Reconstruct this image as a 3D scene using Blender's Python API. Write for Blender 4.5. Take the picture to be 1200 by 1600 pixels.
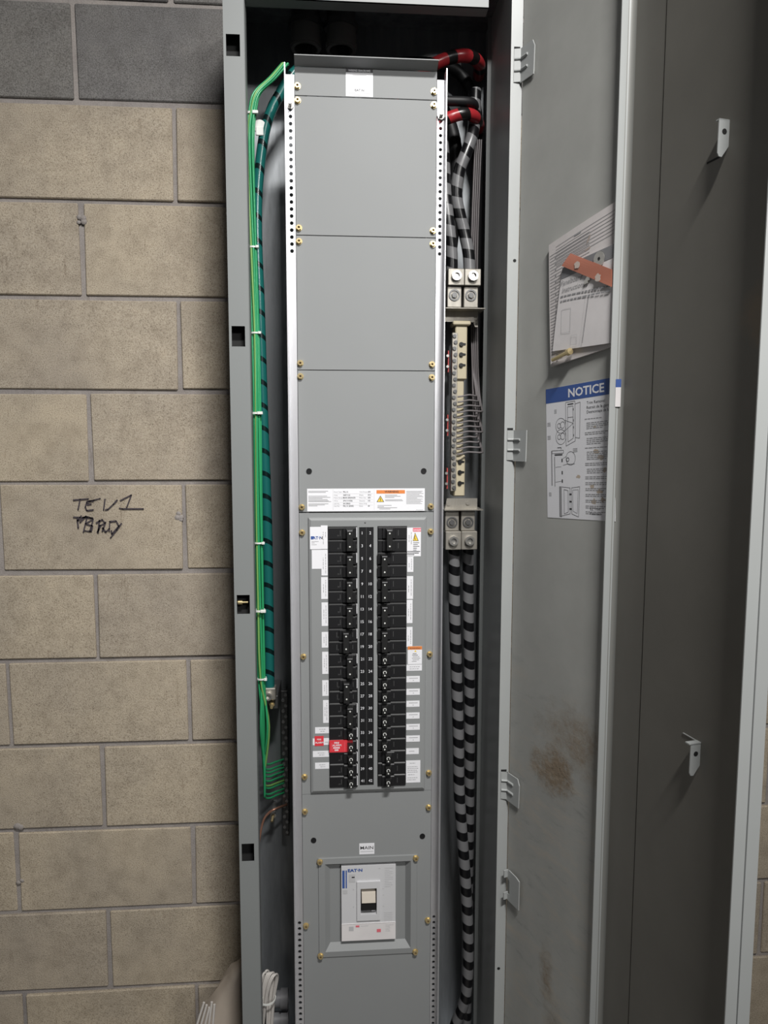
import bpy, math, random
from mathutils import Vector, Matrix
random.seed(7)
R = math.radians
scn = bpy.context.scene
for o in list(bpy.data.objects):
    bpy.data.objects.remove(o)

# ------------------------------------------------------------------ camera
cam_d = bpy.data.cameras.new('camera')
cam = bpy.data.objects.new('camera', cam_d)
scn.collection.objects.link(cam)
cam_d.sensor_fit = 'VERTICAL'
cam_d.sensor_height = 36.0
cam_d.lens = 36.0 * 1130.0 / 1600.0
cam_d.clip_start = 0.02
yaw, pitch, roll = 0.071387, -0.100010, 0.0012038
cy, sy, cp, sp = math.cos(yaw), math.sin(yaw), math.cos(pitch), math.sin(pitch)
fwd = Vector((sy * cp, cy * cp, sp)); rgt = Vector((cy, -sy, 0)); upv = rgt.cross(fwd)
r2 = rgt * math.cos(roll) + upv * math.sin(roll)
u2 = -rgt * math.sin(roll) + upv * math.cos(roll)
M = Matrix((r2, u2, -fwd)).transposed().to_4x4()
M.translation = (-0.063656, -1.662339, 1.56)
cam.matrix_world = M
scn.camera = cam

# ------------------------------------------------------------------ light and exposure
world = bpy.data.worlds.new('room_ambient'); scn.world = world
world.use_nodes = True
world.node_tree.nodes['Background'].inputs[0].default_value = (0.95, 0.97, 1.0, 1)
world.node_tree.nodes['Background'].inputs[1].default_value = 0.075

def area(name, loc, target, sx, sy_, power, color=(1, 0.985, 0.96)):
    d = bpy.data.lights.new(name, 'AREA'); d.shape = 'RECTANGLE'
    d.size = sx; d.size_y = sy_; d.energy = power; d.color = color
    o = bpy.data.objects.new(name, d); scn.collection.objects.link(o)
    o.location = loc
    o.rotation_euler = (Vector(target) - Vector(loc)).to_track_quat('-Z', 'Y').to_euler()
    return o
l = area('ceiling_lamp_light', (0.36, -2.25, 3.55), (0.0, -0.2, 1.30), 0.60, 0.16, 22); l.data.spread = R(80)
l = area('far_ceiling_lamp_light', (1.95, -5.20, 3.60), (-0.22, -0.2, 1.75), 1.20, 0.25, 8); l.data.spread = R(42)

scn.view_settings.view_transform = 'Standard'
scn.view_settings.look = 'None'
scn.view_settings.gamma = 1.0
scn.view_settings.use_curve_mapping = False
scn.view_settings.exposure = -0.17

# ------------------------------------------------------------------ helpers
COL = scn.collection

class MB:
    """collects geometry for one mesh object"""
    def __init__(s):
        s.v = []; s.f = []; s.m = []; s.sm = []; s.uv = []
    def add(s, vs, fs, m=0, sm=False, uv=None):
        b = len(s.v)
        s.v += [tuple(p) for p in vs]
        for i, f in enumerate(fs):
            s.f.append([b + k for k in f]); s.m.append(m); s.sm.append(sm)
            s.uv.append(uv[i] if uv else None)
        return s
    def box(s, x0, x1, y0, y1, z0, z1, m=0):
        vs = [(x0,y0,z0),(x1,y0,z0),(x1,y1,z0),(x0,y1,z0),(x0,y0,z1),(x1,y0,z1),(x1,y1,z1),(x0,y1,z1)]
        return s.add(vs, [(0,3,2,1),(4,5,6,7),(0,1,5,4),(1,2,6,5),(2,3,7,6),(3,0,4,7)], m)
    def cbox(s, x0, x1, y0, y1, z0, z1, b=0.001, m=0, jit=0.0):
        """box with chamfered edges"""
        lo = (x0,y0,z0); hi = (x1,y1,z1); vs = []; idx = {}
        for cx in (0,1):
            for cyy in (0,1):
                for cz in (0,1):
                    c = (cx,cyy,cz)
                    j = [random.uniform(-jit, jit) for _ in range(3)]
                    for ax in range(3):
                        p = []
                        for k in range(3):
                            e = (hi if c[k] else lo)[k]
                            if k != ax: e += -b if c[k] else b
                            p.append(e + j[k])
                        idx[c + (ax,)] = len(vs); vs.append(tuple(p))
        fs = []
        def orient(q, nrm):
            a, b_, c_ = [Vector(vs[i]) for i in q[:3]]
            return q if (b_ - a).cross(c_ - a).dot(nrm) > 0 else q[::-1]
        for ax in range(3):
            o1, o2 = [k for k in range(3) if k != ax]
            for sd in (0,1):
                q = []
                for (p, r) in ((0,0),(1,0),(1,1),(0,1)):
                    c = [0,0,0]; c[ax] = sd; c[o1] = p; c[o2] = r
                    q.append(idx[tuple(c) + (ax,)])
                n = Vector((0,0,0)); n[ax] = 1 if sd else -1
                fs.append(orient(q, n))
            for p in (0,1):
                for r in (0,1):
                    c0 = [0,0,0]; c0[o1] = p; c0[o2] = r; c1 = list(c0); c1[ax] = 1
                    q = [idx[tuple(c0)+(o1,)], idx[tuple(c0)+(o2,)], idx[tuple(c1)+(o2,)], idx[tuple(c1)+(o1,)]]
                    n = Vector((0,0,0)); n[o1] = 1 if p else -1; n[o2] = 1 if r else -1
                    fs.append(orient(q, n))
        for cx in (0,1):
            for cyy in (0,1):
                for cz in (0,1):
                    c = (cx,cyy,cz)
                    n = Vector([1 if k else -1 for k in c])
                    fs.append(orient([idx[c+(0,)], idx[c+(1,)], idx[c+(2,)]], n))
        return s.add(vs, fs, m)
    def cyl(s, p0, p1, r0, r1=None, n=16, m=0, caps=(True, True), sm=True, off=0.0):
        p0 = Vector(p0); p1 = Vector(p1); r1 = r0 if r1 is None else r1
        d = (p1 - p0).normalized()
        a = d.orthogonal().normalized(); b = d.cross(a)
        vs = []
        for p, r in ((p0, r0), (p1, r1)):
            for k in range(n):
                t = 2*math.pi*k/n + off
                vs.append(p + a*r*math.cos(t) + b*r*math.sin(t))
        s.add(vs, [(k, (k+1) % n, n + (k+1) % n, n + k) for k in range(n)], m, sm)
        if caps[0]: s.add(vs[:n], [tuple(range(n))[::-1]], m)
        if caps[1]: s.add(vs[n:], [tuple(range(n))], m)
        return s
    def ring(s, p0, p1, ro, ri, n=16, m=0, sm=True):
        p0 = Vector(p0); p1 = Vector(p1)
        d = (p1 - p0).normalized(); a = d.orthogonal().normalized(); b = d.cross(a)
        vs = []
        for p, r in ((p0, ro), (p1, ro), (p1, ri), (p0, ri)):
            for k in range(n):
                t = 2*math.pi*k/n
                vs.append(p + a*r*math.cos(t) + b*r*math.sin(t))
        for j in range(4):
            j2 = (j+1) % 4
            s.add([vs[j*n+k] for k in range(n)] + [vs[j2*n+k] for k in range(n)],
                  [(k, (k+1) % n, n+(k+1) % n, n+k) for k in range(n)], m, sm and j in (0, 2))
        return s
    def ball(s, c, r, m=0, n=10, sc=(1,1,1)):
        vs = []; fs = []; h = n//2
        for i in range(h+1):
            ph = math.pi*i/h
            for k in range(n):
                t = 2*math.pi*k/n
                vs.append((c[0]+r*sc[0]*math.sin(ph)*math.cos(t), c[1]+r*sc[1]*math.sin(ph)*math.sin(t), c[2]+r*sc[2]*math.cos(ph)))
        for i in range(h):
            for k in range(n):
                fs.append((i*n+k, (i+1)*n+k, (i+1)*n+(k+1) % n, i*n+(k+1) % n))
        return s.add(vs, fs, m, True)
    def tube(s, pts, r, n=12, m=0, sub=6, caps=True):
        P = [Vector(p) for p in pts]
        Q = []
        for i in range(len(P)-1):
            a = P[i-1] if i else P[0]*2 - P[1]
            b, c = P[i], P[i+1]
            d = P[i+2] if i+2 < len(P) else P[-1]*2 - P[-2]
            for k in range(sub):
                t = k/sub
                Q.append(0.5*((2*b) + (c-a)*t + (2*a-5*b+4*c-d)*t*t + (3*b-a-3*c+d)*t**3))
        Q.append(P[-1])
        L = [0.0]
        for i in range(1, len(Q)): L.append(L[-1] + (Q[i]-Q[i-1]).length)
        vs = []; a = None
        for i, q in enumerate(Q):
            t = (Q[min(i+1, len(Q)-1)] - Q[max(i-1, 0)]).normalized()
            if a is None: a = t.orthogonal().normalized()
            a = (a - t*a.dot(t)).normalized(); b = t.cross(a)
            for k in range(n):
                w = 2*math.pi*k/n
                vs.append(q + a*r*math.cos(w) + b*r*math.sin(w))
        fs = []; uv = []
        for i in range(len(Q)-1):
            for k in range(n):
                fs.append((i*n+k, i*n+(k+1) % n, (i+1)*n+(k+1) % n, (i+1)*n+k))
                uv.append([(L[i], k/n), (L[i], (k+1)/n), (L[i+1], (k+1)/n), (L[i+1], k/n)])
        s.add(vs, fs, m, True, uv)
        if caps:
            s.add(vs[:n], [tuple(range(n))[::-1]], m); s.add(vs[-n:], [tuple(range(n))], m)
        return s
    def prism(s, pts, y0, y1, m=0):
        """outline in (x, z), extruded from y0 (front, smaller) to y1"""
        ar = sum(pts[i][0]*pts[(i+1) % len(pts)][1] - pts[(i+1) % len(pts)][0]*pts[i][1] for i in range(len(pts)))
        if ar < 0: pts = pts[::-1]
        n = len(pts)
        vs = [(x, y0, z) for x, z in pts] + [(x, y1, z) for x, z in pts]
        fs = [tuple(range(n)), tuple(range(n, 2*n))[::-1]]
        fs += [(i, n+i, n+(i+1) % n, (i+1) % n) for i in range(n)]
        return s.add(vs, fs, m)
    def prof(s, pts, z0, z1, m=0, sm=False):
        """closed outline in (x, y), extruded in z"""
        ar = sum(pts[i][0]*pts[(i+1) % len(pts)][1] - pts[(i+1) % len(pts)][0]*pts[i][1] for i in range(len(pts)))
        if ar < 0: pts = pts[::-1]
        n = len(pts)
        vs = [(x, y, z0) for x, y in pts] + [(x, y, z1) for x, y in pts]
        s.add(vs, [tuple(range(n))[::-1], tuple(range(n, 2*n))], m)
        return s.add(vs, [(i, (i+1) % n, n+(i+1) % n, n+i) for i in range(n)], m, sm)
    def rect(s, x0, x1, z0, z1, y, m=0):
        return s.add([(x0,y,z0),(x1,y,z0),(x1,y,z1),(x0,y,z1)], [(0,1,2,3)], m)
    def line(s, p, q, w, y, m=0):
        p = Vector(p); q = Vector(q); d = (q-p).normalized(); n = Vector((-d.y, d.x))*w/2
        pts = [p-n, q-n, q+n, p+n]
        return s.add([(a.x, y, a.y) for a in pts], [(0,1,2,3)], m)
    def poly(s, pts, y, m=0):
        return s.add([(a, y, b) for a, b in pts], [tuple(range(len(pts)))], m)
    def disc(s, x, z, r, y, m=0, n=12):
        return s.poly([(x + r*math.cos(2*math.pi*k/n), z + r*math.sin(2*math.pi*k/n)) for k in range(n)], y, m)
    def circ(s, x, z, r, w, y, m=0, n=18, a0=0, a1=360):
        for k in range(n):
            t0 = R(a0 + (a1-a0)*k/n); t1 = R(a0 + (a1-a0)*(k+1)/n)
            s.line((x+r*math.cos(t0), z+r*math.sin(t0)), (x+r*math.cos(t1), z+r*math.sin(t1)), w, y, m)
        return s
    def grid(s, xs, zs, holes, y0, y1, m=0):
        """flat plate made of cells with some cells left open"""
        def solid(i, j): return 0 <= i < len(xs)-1 and 0 <= j < len(zs)-1 and (i, j) not in holes
        for i in range(len(xs)-1):
            for j in range(len(zs)-1):
                if not solid(i, j): continue
                a, b, c, d = xs[i], xs[i+1], zs[j], zs[j+1]
                s.rect(a, b, c, d, y0, m)
                s.add([(a,y1,c),(b,y1,c),(b,y1,d),(a,y1,d)], [(3,2,1,0)], m)
                if not solid(i-1, j): s.add([(a,y0,c),(a,y0,d),(a,y1,d),(a,y1,c)], [(0,1,2,3)], m)
                if not solid(i+1, j): s.add([(b,y0,c),(b,y1,c),(b,y1,d),(b,y0,d)], [(0,1,2,3)], m)
                if not solid(i, j-1): s.add([(a,y0,c),(a,y1,c),(b,y1,c),(b,y0,c)], [(0,1,2,3)], m)
                if not solid(i, j+1): s.add([(a,y0,d),(b,y0,d),(b,y1,d),(a,y1,d)], [(0,1,2,3)], m)
        return s
    def text(s, t, x, z, y, size, m=0, align='C', rot=0, sx=1.0, bold=0.0, shear=0.0):
        vs, fs, w = text_mesh(t, bold)
        ox = {'C': -w/2, 'L': 0, 'R': -w}[align]
        c, n = math.cos(R(rot)), math.sin(R(rot))
        out = []
        for (a, b) in vs:
            a = (a + ox)*size*sx; b = b*size; a += shear*b
            out.append((x + a*c - b*n, y, z + a*n + b*c))
        return s.add(out, fs, m)
    def build(s, name, mats, parent=None, loc=None, rz=0.0):
        me = bpy.data.meshes.new(name)
        me.from_pydata(s.v, [], s.f)
        if not isinstance(mats, (list, tuple)): mats = [mats]
        for mt in mats: me.materials.append(mt)
        me.polygons.foreach_set('material_index', s.m)
        me.polygons.foreach_set('use_smooth', s.sm)
        if any(u is not None for u in s.uv):
            lay = me.uv_layers.new(name='UVMap'); k = 0
            for f, u in zip(s.f, s.uv):
                for i in range(len(f)):
                    lay.data[k].uv = u[i] if u else (0, 0)
                    k += 1
        me.update()
        return link(name, me, parent, loc, rz)

def link(name, me, parent=None, loc=None, rz=0.0):
    o = bpy.data.objects.new(name, me); COL.objects.link(o)
    if parent: o.parent = parent
    if loc: o.location = loc
    if rz: o.rotation_euler = (0, 0, rz)
    return o

TEXT = {}
def text_mesh(t, bold=0.0):
    key = (t, bold)
    if key not in TEXT:
        cu = bpy.data.curves.new('lettering', 'FONT'); cu.body = t; cu.size = 1.0
        cu.resolution_u = 2; cu.offset = bold
        o = bpy.data.objects.new('lettering', cu); COL.objects.link(o)
        dg = bpy.context.evaluated_depsgraph_get(); ev = o.evaluated_get(dg)
        me = ev.to_mesh()
        vs = [(v.co.x, v.co.y) for v in me.vertices]; fs = [tuple(p.vertices) for p in me.polygons]
        ev.to_mesh_clear(); bpy.data.objects.remove(o); bpy.data.curves.remove(cu)
        x0 = min((v[0] for v in vs), default=0); x1 = max((v[0] for v in vs), default=0)
        TEXT[key] = ([(a-x0, b) for a, b in vs], fs, x1-x0)
    return TEXT[key]

def tag(o, label=None, cat=None, group=None, kind=None):
    if label: o['label'] = label
    if cat: o['category'] = cat
    if group: o['group'] = group
    if kind: o['kind'] = kind
    return o
def thing(name, label, cat, loc=(0, 0, 0), rz=0.0, group=None):
    o = bpy.data.objects.new(name, None); COL.objects.link(o)
    o.empty_display_size = 0.05
    o.location = loc; o.rotation_euler = (0, 0, rz)
    return tag(o, label, cat, group)

# ------------------------------------------------------------------ materials
def nt(name):
    m = bpy.data.materials.new(name); m.use_nodes = True
    t = m.node_tree; b = t.nodes['Principled BSDF']
    return m, t, b
def plain(name, c, rough=0.5, metal=0.0, spec=0.5):
    m, t, b = nt(name)
    b.inputs['Base Color'].default_value = (*c, 1); b.inputs['Roughness'].default_value = rough
    b.inputs['Metallic'].default_value = metal; b.inputs['Specular IOR Level'].default_value = spec
    return m
def noise(t, scale, detail=4, rough=0.6, vec=None, w=None):
    n = t.nodes.new('ShaderNodeTexNoise'); n.inputs['Scale'].default_value = scale
    n.inputs['Detail'].default_value = detail; n.inputs['Roughness'].default_value = rough
    if vec is not None: t.links.new(vec, n.inputs['Vector'])
    return n
def ramp(t, src, stops):
    r = t.nodes.new('ShaderNodeValToRGB')
    while len(r.color_ramp.elements) < len(stops): r.color_ramp.elements.new(0.5)
    for e, (p, c) in zip(r.color_ramp.elements, stops):
        e.position = p; e.color = (*c, 1) if len(c) == 3 else c
    t.links.new(src, r.inputs[0]); return r
def mixc(t, fac, a, b, mode='MIX'):
    n = t.nodes.new('ShaderNodeMix'); n.data_type = 'RGBA'; n.blend_type = mode
    for sock, val in ((n.inputs[0], fac), (n.inputs[6], a), (n.inputs[7], b)):
        if hasattr(val, 'is_linked') or hasattr(val, 'links'): t.links.new(val, sock)
        elif isinstance(val, (int, float)): sock.default_value = val
        else: sock.default_value = (*val, 1)
    return n.outputs[2]
def math_n(t, op, a, b=None, c=None):
    n = t.nodes.new('ShaderNodeMath'); n.operation = op
    for i, v in enumerate((a, b, c)):
        if v is None: continue
        if isinstance(v, (int, float)): n.inputs[i].default_value = v
        else: t.links.new(v, n.inputs[i])
    return n.outputs[0]
def bump(t, b, h, strength=0.3, dist=0.002):
    n = t.nodes.new('ShaderNodeBump'); n.inputs['Strength'].default_value = strength
    n.inputs['Distance'].default_value = dist
    t.links.new(h, n.inputs['Height']); t.links.new(n.outputs[0], b.inputs['Normal'])
def coords(t):
    return t.nodes.new('ShaderNodeTexCoord').outputs['Object']

def block_mat(name, c, dark, light):
    m, t, b = nt(name); co = coords(t)
    oi = t.nodes.new('ShaderNodeObjectInfo')
    add = t.nodes.new('ShaderNodeVectorMath'); add.operation = 'MULTIPLY_ADD'
    t.links.new(oi.outputs['Random'], add.inputs[0]); add.inputs[1].default_value = (9, 7, 13)
    t.links.new(co, add.inputs[2]); v = add.outputs[0]
    fine = noise(t, 420, 3, 0.65, v); mid = noise(t, 26, 5, 0.6, v); big = noise(t, 5, 3, 0.5, v)
    r1 = ramp(t, fine.outputs[0], [(0.28, dark), (0.46, c), (0.75, light)])
    r2 = ramp(t, mid.outputs[0], [(0.25, (0.80, 0.79, 0.78)), (0.55, (1, 1, 1)), (0.8, (1.08, 1.07, 1.05))])
    col = mixc(t, 1.0, r1.outputs[0], r2.outputs[0], 'MULTIPLY')
    r3 = ramp(t, big.outputs[0], [(0.3, (0.88, 0.88, 0.89)), (0.6, (1.03, 1.02, 1.0))])
    col = mixc(t, 1.0, col, r3.outputs[0], 'MULTIPLY')
    rv = ramp(t, oi.outputs['Random'], [(0.0, (0.95, 0.95, 0.97)), (1.0, (1.05, 1.04, 1.02))])
    col = mixc(t, 1.0, col, rv.outputs[0], 'MULTIPLY')
    sc = noise(t, 16, 4, 0.7, v); sm_ = t.nodes.new('ShaderNodeMapping')
    t.links.new(v, sm_.inputs[0]); sm_.inputs['Scale'].default_value = (3.5, 1, 0.6); t.links.new(sm_.outputs[0], sc.inputs['Vector'])
    scr = ramp(t, sc.outputs[0], [(0.0, (0.72, 0.70, 0.68)), (0.30, (0.80, 0.78, 0.76)), (0.36, (1, 1, 1))])
    col = mixc(t, 1.0, col, scr.outputs[0], 'MULTIPLY')
    t.links.new(col, b.inputs['Base Color'])
    b.inputs['Roughness'].default_value = 0.92; b.inputs['Specular IOR Level'].default_value = 0.2
    hs = math_n(t, 'ADD', fine.outputs[0], math_n(t, 'MULTIPLY', mid.outputs[0], 0.8))
    bump(t, b, hs, 0.55, 0.0022)
    return m
def paint(name, c, rough=0.42, var=0.05, scale=6, fine=0.0, spec=0.5):
    m, t, b = nt(name); co = coords(t)
    n = noise(t, scale, 4, 0.6, co)
    r = ramp(t, n.outputs[0], [(0.3, tuple(k*(1-var) for k in c)), (0.7, tuple(k*(1+var) for k in c))])
    t.links.new(r.outputs[0], b.inputs['Base Color'])
    b.inputs['Roughness'].default_value = rough; b.inputs['Specular IOR Level'].default_value = spec
    if fine:
        n2 = noise(t, 350, 2, 0.5, co); bump(t, b, n2.outputs[0], fine, 0.0006)
    return m
def galv(name, c=(0.62, 0.64, 0.66), rough=0.38, metal=0.85, scale=40):
    m, t, b = nt(name); co = coords(t)
    vo = t.nodes.new('ShaderNodeTexVoronoi'); vo.inputs['Scale'].default_value = scale
    t.links.new(co, vo.inputs['Vector'])
    mp = t.nodes.new('ShaderNodeMapping'); mp.inputs['Scale'].default_value = (6, 6, 0.8); t.links.new(co, mp.inputs[0])
    n = noise(t, 7, 5, 0.65, mp.outputs[0])
    r = ramp(t, n.outputs[0], [(0.32, tuple(k*0.72 for k in c)), (0.62, c), (0.8, tuple(min(1, k*1.12) for k in c))])
    t.links.new(r.outputs[0], b.inputs['Base Color'])
    rr = ramp(t, n.outputs[0], [(0.3, (rough+0.15,)*3), (0.7, (rough-0.06,)*3)])
    t.links.new(rr.outputs[0], b.inputs['Roughness'])
    b.inputs['Metallic'].default_value = metal
    return m
def stripes(name, c1, c2, pitch, duty, twist=0.25, rough=0.35):
    m, t, b = nt(name)
    uv = t.nodes.new('ShaderNodeUVMap'); sep = t.nodes.new('ShaderNodeSeparateXYZ')
    t.links.new(uv.outputs[0], sep.inputs[0])
    ang = math_n(t, 'SINE', math_n(t, 'MULTIPLY', sep.outputs[1], 2*math.pi))
    k = math_n(t, 'ADD', math_n(t, 'DIVIDE', sep.outputs[0], pitch), math_n(t, 'MULTIPLY', ang, twist))
    fr = math_n(t, 'FRACT', k)
    gt = math_n(t, 'GREATER_THAN', fr, duty)
    t.links.new(mixc(t, gt, c1, c2), b.inputs['Base Color'])
    b.inputs['Roughness'].default_value = rough
    return m
def door_mat():
    """grey paint, scuffed and with dried mud on the lower half"""
    m, t, b = nt('door_paint'); co = coords(t)
    base = (0.41, 0.412, 0.39)
    n = noise(t, 5, 5, 0.65, co)
    r = ramp(t, n.outputs[0], [(0.3, tuple(k*0.88 for k in base)), (0.7, tuple(k*1.08 for k in base))])
    col = r.outputs[0]
    sep = t.nodes.new('ShaderNodeSeparateXYZ'); t.links.new(co, sep.inputs[0])
    wob = noise(t, 22, 5, 0.7, co)
    spots = []
    for (sx_, sz_, rx, rz_) in ((0.135, 0.945, 0.052, 0.045), (0.20, 1.02, 0.09, 0.055), (0.13, 0.52, 0.018, 0.06), (0.155, 0.42, 0.03, 0.06)):
        dx = math_n(t, 'DIVIDE', math_n(t, 'SUBTRACT', sep.outputs[0], sx_), rx)
        dz = math_n(t, 'DIVIDE', math_n(t, 'SUBTRACT', sep.outputs[2], sz_), rz_)
        d = math_n(t, 'SQRT', math_n(t, 'ADD', math_n(t, 'MULTIPLY', dx, dx), math_n(t, 'MULTIPLY', dz, dz)))
        d = math_n(t, 'ADD', d, math_n(t, 'MULTIPLY', math_n(t, 'SUBTRACT', wob.outputs[0], 0.5), 2.6))
        s = t.nodes.new('ShaderNodeMapRange'); s.inputs[1].default_value = 1.35; s.inputs[2].default_value = 0.2
        t.links.new(d, s.inputs[0]); spots.append(math_n(t, 'MULTIPLY', s.outputs[0], ramp(t, noise(t, 75, 4, 0.7, co).outputs[0], [(0.35, (0.45, 0.45, 0.45)), (0.6, (1, 1, 1))]).outputs[0]))
    tot = spots[0]
    weights = (0.0, 0.5, 0.55, 0.35)
    for s, w in zip(spots[1:], weights[1:]): tot = math_n(t, 'MAXIMUM', tot, math_n(t, 'MULTIPLY', s, w))
    fac = math_n(t, 'MULTIPLY', tot, 1.0)
    col = mixc(t, math_n(t, 'MINIMUM', math_n(t, 'MULTIPLY', fac, 1.5), 0.9), col, (0.25, 0.185, 0.12))
    low = t.nodes.new('ShaderNodeMapRange'); low.inputs[1].default_value = 1.25; low.inputs[2].default_value = 0.9
    t.links.new(sep.outputs[2], low.inputs[0])
    mp = t.nodes.new('ShaderNodeMapping'); mp.inputs['Rotation'].default_value = (0, R(-38), 0); mp.inputs['Scale'].default_value = (1, 1, 3.2)
    t.links.new(co, mp.inputs[0])
    stn = noise(t, 11, 6, 0.72, mp.outputs[0])
    sr = ramp(t, stn.outputs[0], [(0.50, (0, 0, 0)), (0.68, (1, 1, 1))])
    f2 = math_n(t, 'MULTIPLY', math_n(t, 'MULTIPLY', sr.outputs[0], low.outputs[0]), 0.55)
    col = mixc(t, f2, col, (0.50, 0.44, 0.36))
    sr2 = ramp(t, stn.outputs[0], [(0.30, (1, 1, 1)), (0.44, (0, 0, 0))])
    f3 = math_n(t, 'MULTIPLY', math_n(t, 'MULTIPLY', sr2.outputs[0], low.outputs[0]), 0.45)
    col = mixc(t, f3, col, (0.17, 0.175, 0.17))
    t.links.new(col, b.inputs['Base Color'])
    b.inputs['Roughness'].default_value = 0.5
    gr = noise(t, 130, 3, 0.6, co)
    h = math_n(t, 'ADD', math_n(t, 'MULTIPLY', gr.outputs[0], math_n(t, 'MULTIPLY', tot, 1.6)), math_n(t, 'MULTIPLY', math_n(t, 'MULTIPLY', stn.outputs[0], low.outputs[0]), 0.5))
    bump(t, b, h, 0.35, 0.0022)
    return m
def stile_shade_mat():
    m, t, b = nt('trim_paint_shaded'); co = coords(t)
    base = (0.175, 0.167, 0.147)  # grey darkened so the outer leaf's shade sits in its colour
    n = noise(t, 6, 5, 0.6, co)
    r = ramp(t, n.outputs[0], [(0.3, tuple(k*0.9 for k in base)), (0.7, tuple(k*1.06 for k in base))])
    sep = t.nodes.new('ShaderNodeSeparateXYZ'); t.links.new(co, sep.inputs[0])
    wob = noise(t, 18, 5, 0.7, co)
    dx = math_n(t, 'DIVIDE', math_n(t, 'SUBTRACT', sep.outputs[0], 0.55), 0.035)
    dz = math_n(t, 'DIVIDE', math_n(t, 'SUBTRACT', sep.outputs[2], 1.715), 0.04)
    d = math_n(t, 'SQRT', math_n(t, 'ADD', math_n(t, 'MULTIPLY', dx, dx), math_n(t, 'MULTIPLY', dz, dz)))
    d = math_n(t, 'ADD', d, math_n(t, 'MULTIPLY', math_n(t, 'SUBTRACT', wob.outputs[0], 0.5), 2.2))
    s = t.nodes.new('ShaderNodeMapRange'); s.inputs[1].default_value = 1.2; s.inputs[2].default_value = 0.4
    t.links.new(d, s.inputs[0])
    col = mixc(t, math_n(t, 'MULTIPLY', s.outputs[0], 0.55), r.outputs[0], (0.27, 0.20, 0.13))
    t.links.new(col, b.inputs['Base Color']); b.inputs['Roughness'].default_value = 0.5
    return m

M_BLOCK = block_mat('tan_block', (0.388, 0.334, 0.260), (0.165, 0.138, 0.105), (0.50, 0.445, 0.362))
M_GREYBLOCK = block_mat('grey_block', (0.155, 0.15, 0.145), (0.075, 0.072, 0.07), (0.25, 0.245, 0.24))
M_MORTAR = block_mat('mortar', (0.30, 0.276, 0.262), (0.24, 0.22, 0.207), (0.355, 0.33, 0.312))
M_CONC = block_mat('concrete', (0.30, 0.29, 0.275), (0.22, 0.21, 0.2), (0.36, 0.35, 0.33))
M_BOX = paint('box_paint', (0.222, 0.234, 0.233), 0.45, 0.03, 3)
M_COVER = paint('cover_paint', (0.255, 0.263, 0.265), 0.48, 0.025, 3, 0.0, 0.22)
M_DOOR = door_mat()
M_STILE_SHADE = stile_shade_mat()
M_FILLET_SHADE = paint('trim_bend_half_shade', (0.24, 0.24, 0.225), 0.5, 0.03, 4)  # mid grey paints the fade from lit flange to shaded leaf
M_FLANGE_LIT = paint('box_paint_lit', (0.41, 0.425, 0.42), 0.4, 0.03, 4)  # same grey paint, lightened to look more strongly lit
M_GALV = galv('galvanised_back', (0.29, 0.305, 0.32), 0.42, 0.6, 30)
M_RAIL = galv('galvanised_rail', (0.80, 0.80, 0.83), 0.36, 0.75, 60)
M_STEEL = plain('zinc_steel', (0.72, 0.70, 0.66), 0.3, 0.9)
M_DSTEEL = plain('dull_steel', (0.17, 0.17, 0.17), 0.45, 0.8)
M_ALU = galv('aluminium_lug', (0.42, 0.395, 0.35), 0.42, 0.7, 80)
M_BRASS = plain('brass', (0.74, 0.60, 0.33), 0.32, 0.8)
M_BRASS_SHADE = plain('brass_recess_shade', (0.16, 0.10, 0.04), 0.5, 0.6)  # darker copy of the brass, painted shade for the screw sockets
M_BLACK = plain('black_plastic', (0.012, 0.012, 0.013), 0.38)
M_BLACKS = plain('black_rubber', (0.010, 0.010, 0.011), 0.5, 0.0, 0.35)
M_BUSH = plain('grey_bushing', (0.14, 0.135, 0.13), 0.45)
M_BLACK2 = plain('black_satin', (0.02, 0.02, 0.02), 0.3)
M_DARK = plain('dark_void', (0.01, 0.01, 0.01), 0.8)
M_GREYP = plain('grey_edge_plastic', (0.10, 0.10, 0.10), 0.4)
M_WHITE = plain('white_sticker', (0.80, 0.80, 0.83), 0.5)
M_PAPER = paint('paper', (0.66, 0.62, 0.61), 0.7, 0.04, 14)
M_PAPER2 = paint('booklet_paper', (0.74, 0.71, 0.71), 0.65, 0.05, 16)
M_INK = plain('ink', (0.05, 0.05, 0.055), 0.6)
M_INKG = plain('grey_ink', (0.30, 0.30, 0.31), 0.6)
M_INKL = plain('light_grey_ink', (0.50, 0.50, 0.51), 0.6)
M_BLUE = plain('blue_print', (0.045, 0.10, 0.32), 0.5)
M_ORANGE = plain('orange_print', (0.72, 0.23, 0.06), 0.5)
M_YELLOW = plain('yellow_print', (0.85, 0.60, 0.06), 0.5)
M_RED = plain('red_print', (0.70, 0.045, 0.06), 0.45)
M_PINK = plain('danger_red_print', (0.75, 0.16, 0.20), 0.5)
M_MARK = plain('marker_ink', (0.050, 0.040, 0.048), 0.7)
M_SMUDGE = plain('smudge', (0.25, 0.215, 0.18), 0.9)
M_GREEN = plain('green_insulation', (0.028, 0.30, 0.12), 0.32)
M_GREENL = plain('pale_green_insulation', (0.07, 0.42, 0.22), 0.35)
M_YG = plain('yellow_green_insulation', (0.17, 0.36, 0.10), 0.4)
M_TEAL = stripes('teal_cable', (0.0035, 0.013, 0.013), (0.010, 0.115, 0.105), 0.047, 0.22, 0.16, 0.25)
M_GREYC = stripes('grey_black_cable', (0.005, 0.005, 0.006), (0.155, 0.155, 0.16), 0.043, 0.46, 0.12, 0.3)
M_REDC = stripes('red_black_cable', (0.008, 0.007, 0.007), (0.36, 0.022, 0.028), 0.047, 0.40, 0.10, 0.3)
M_NEUT = plain('grey_insulation', (0.17, 0.155, 0.158), 0.45)
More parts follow.
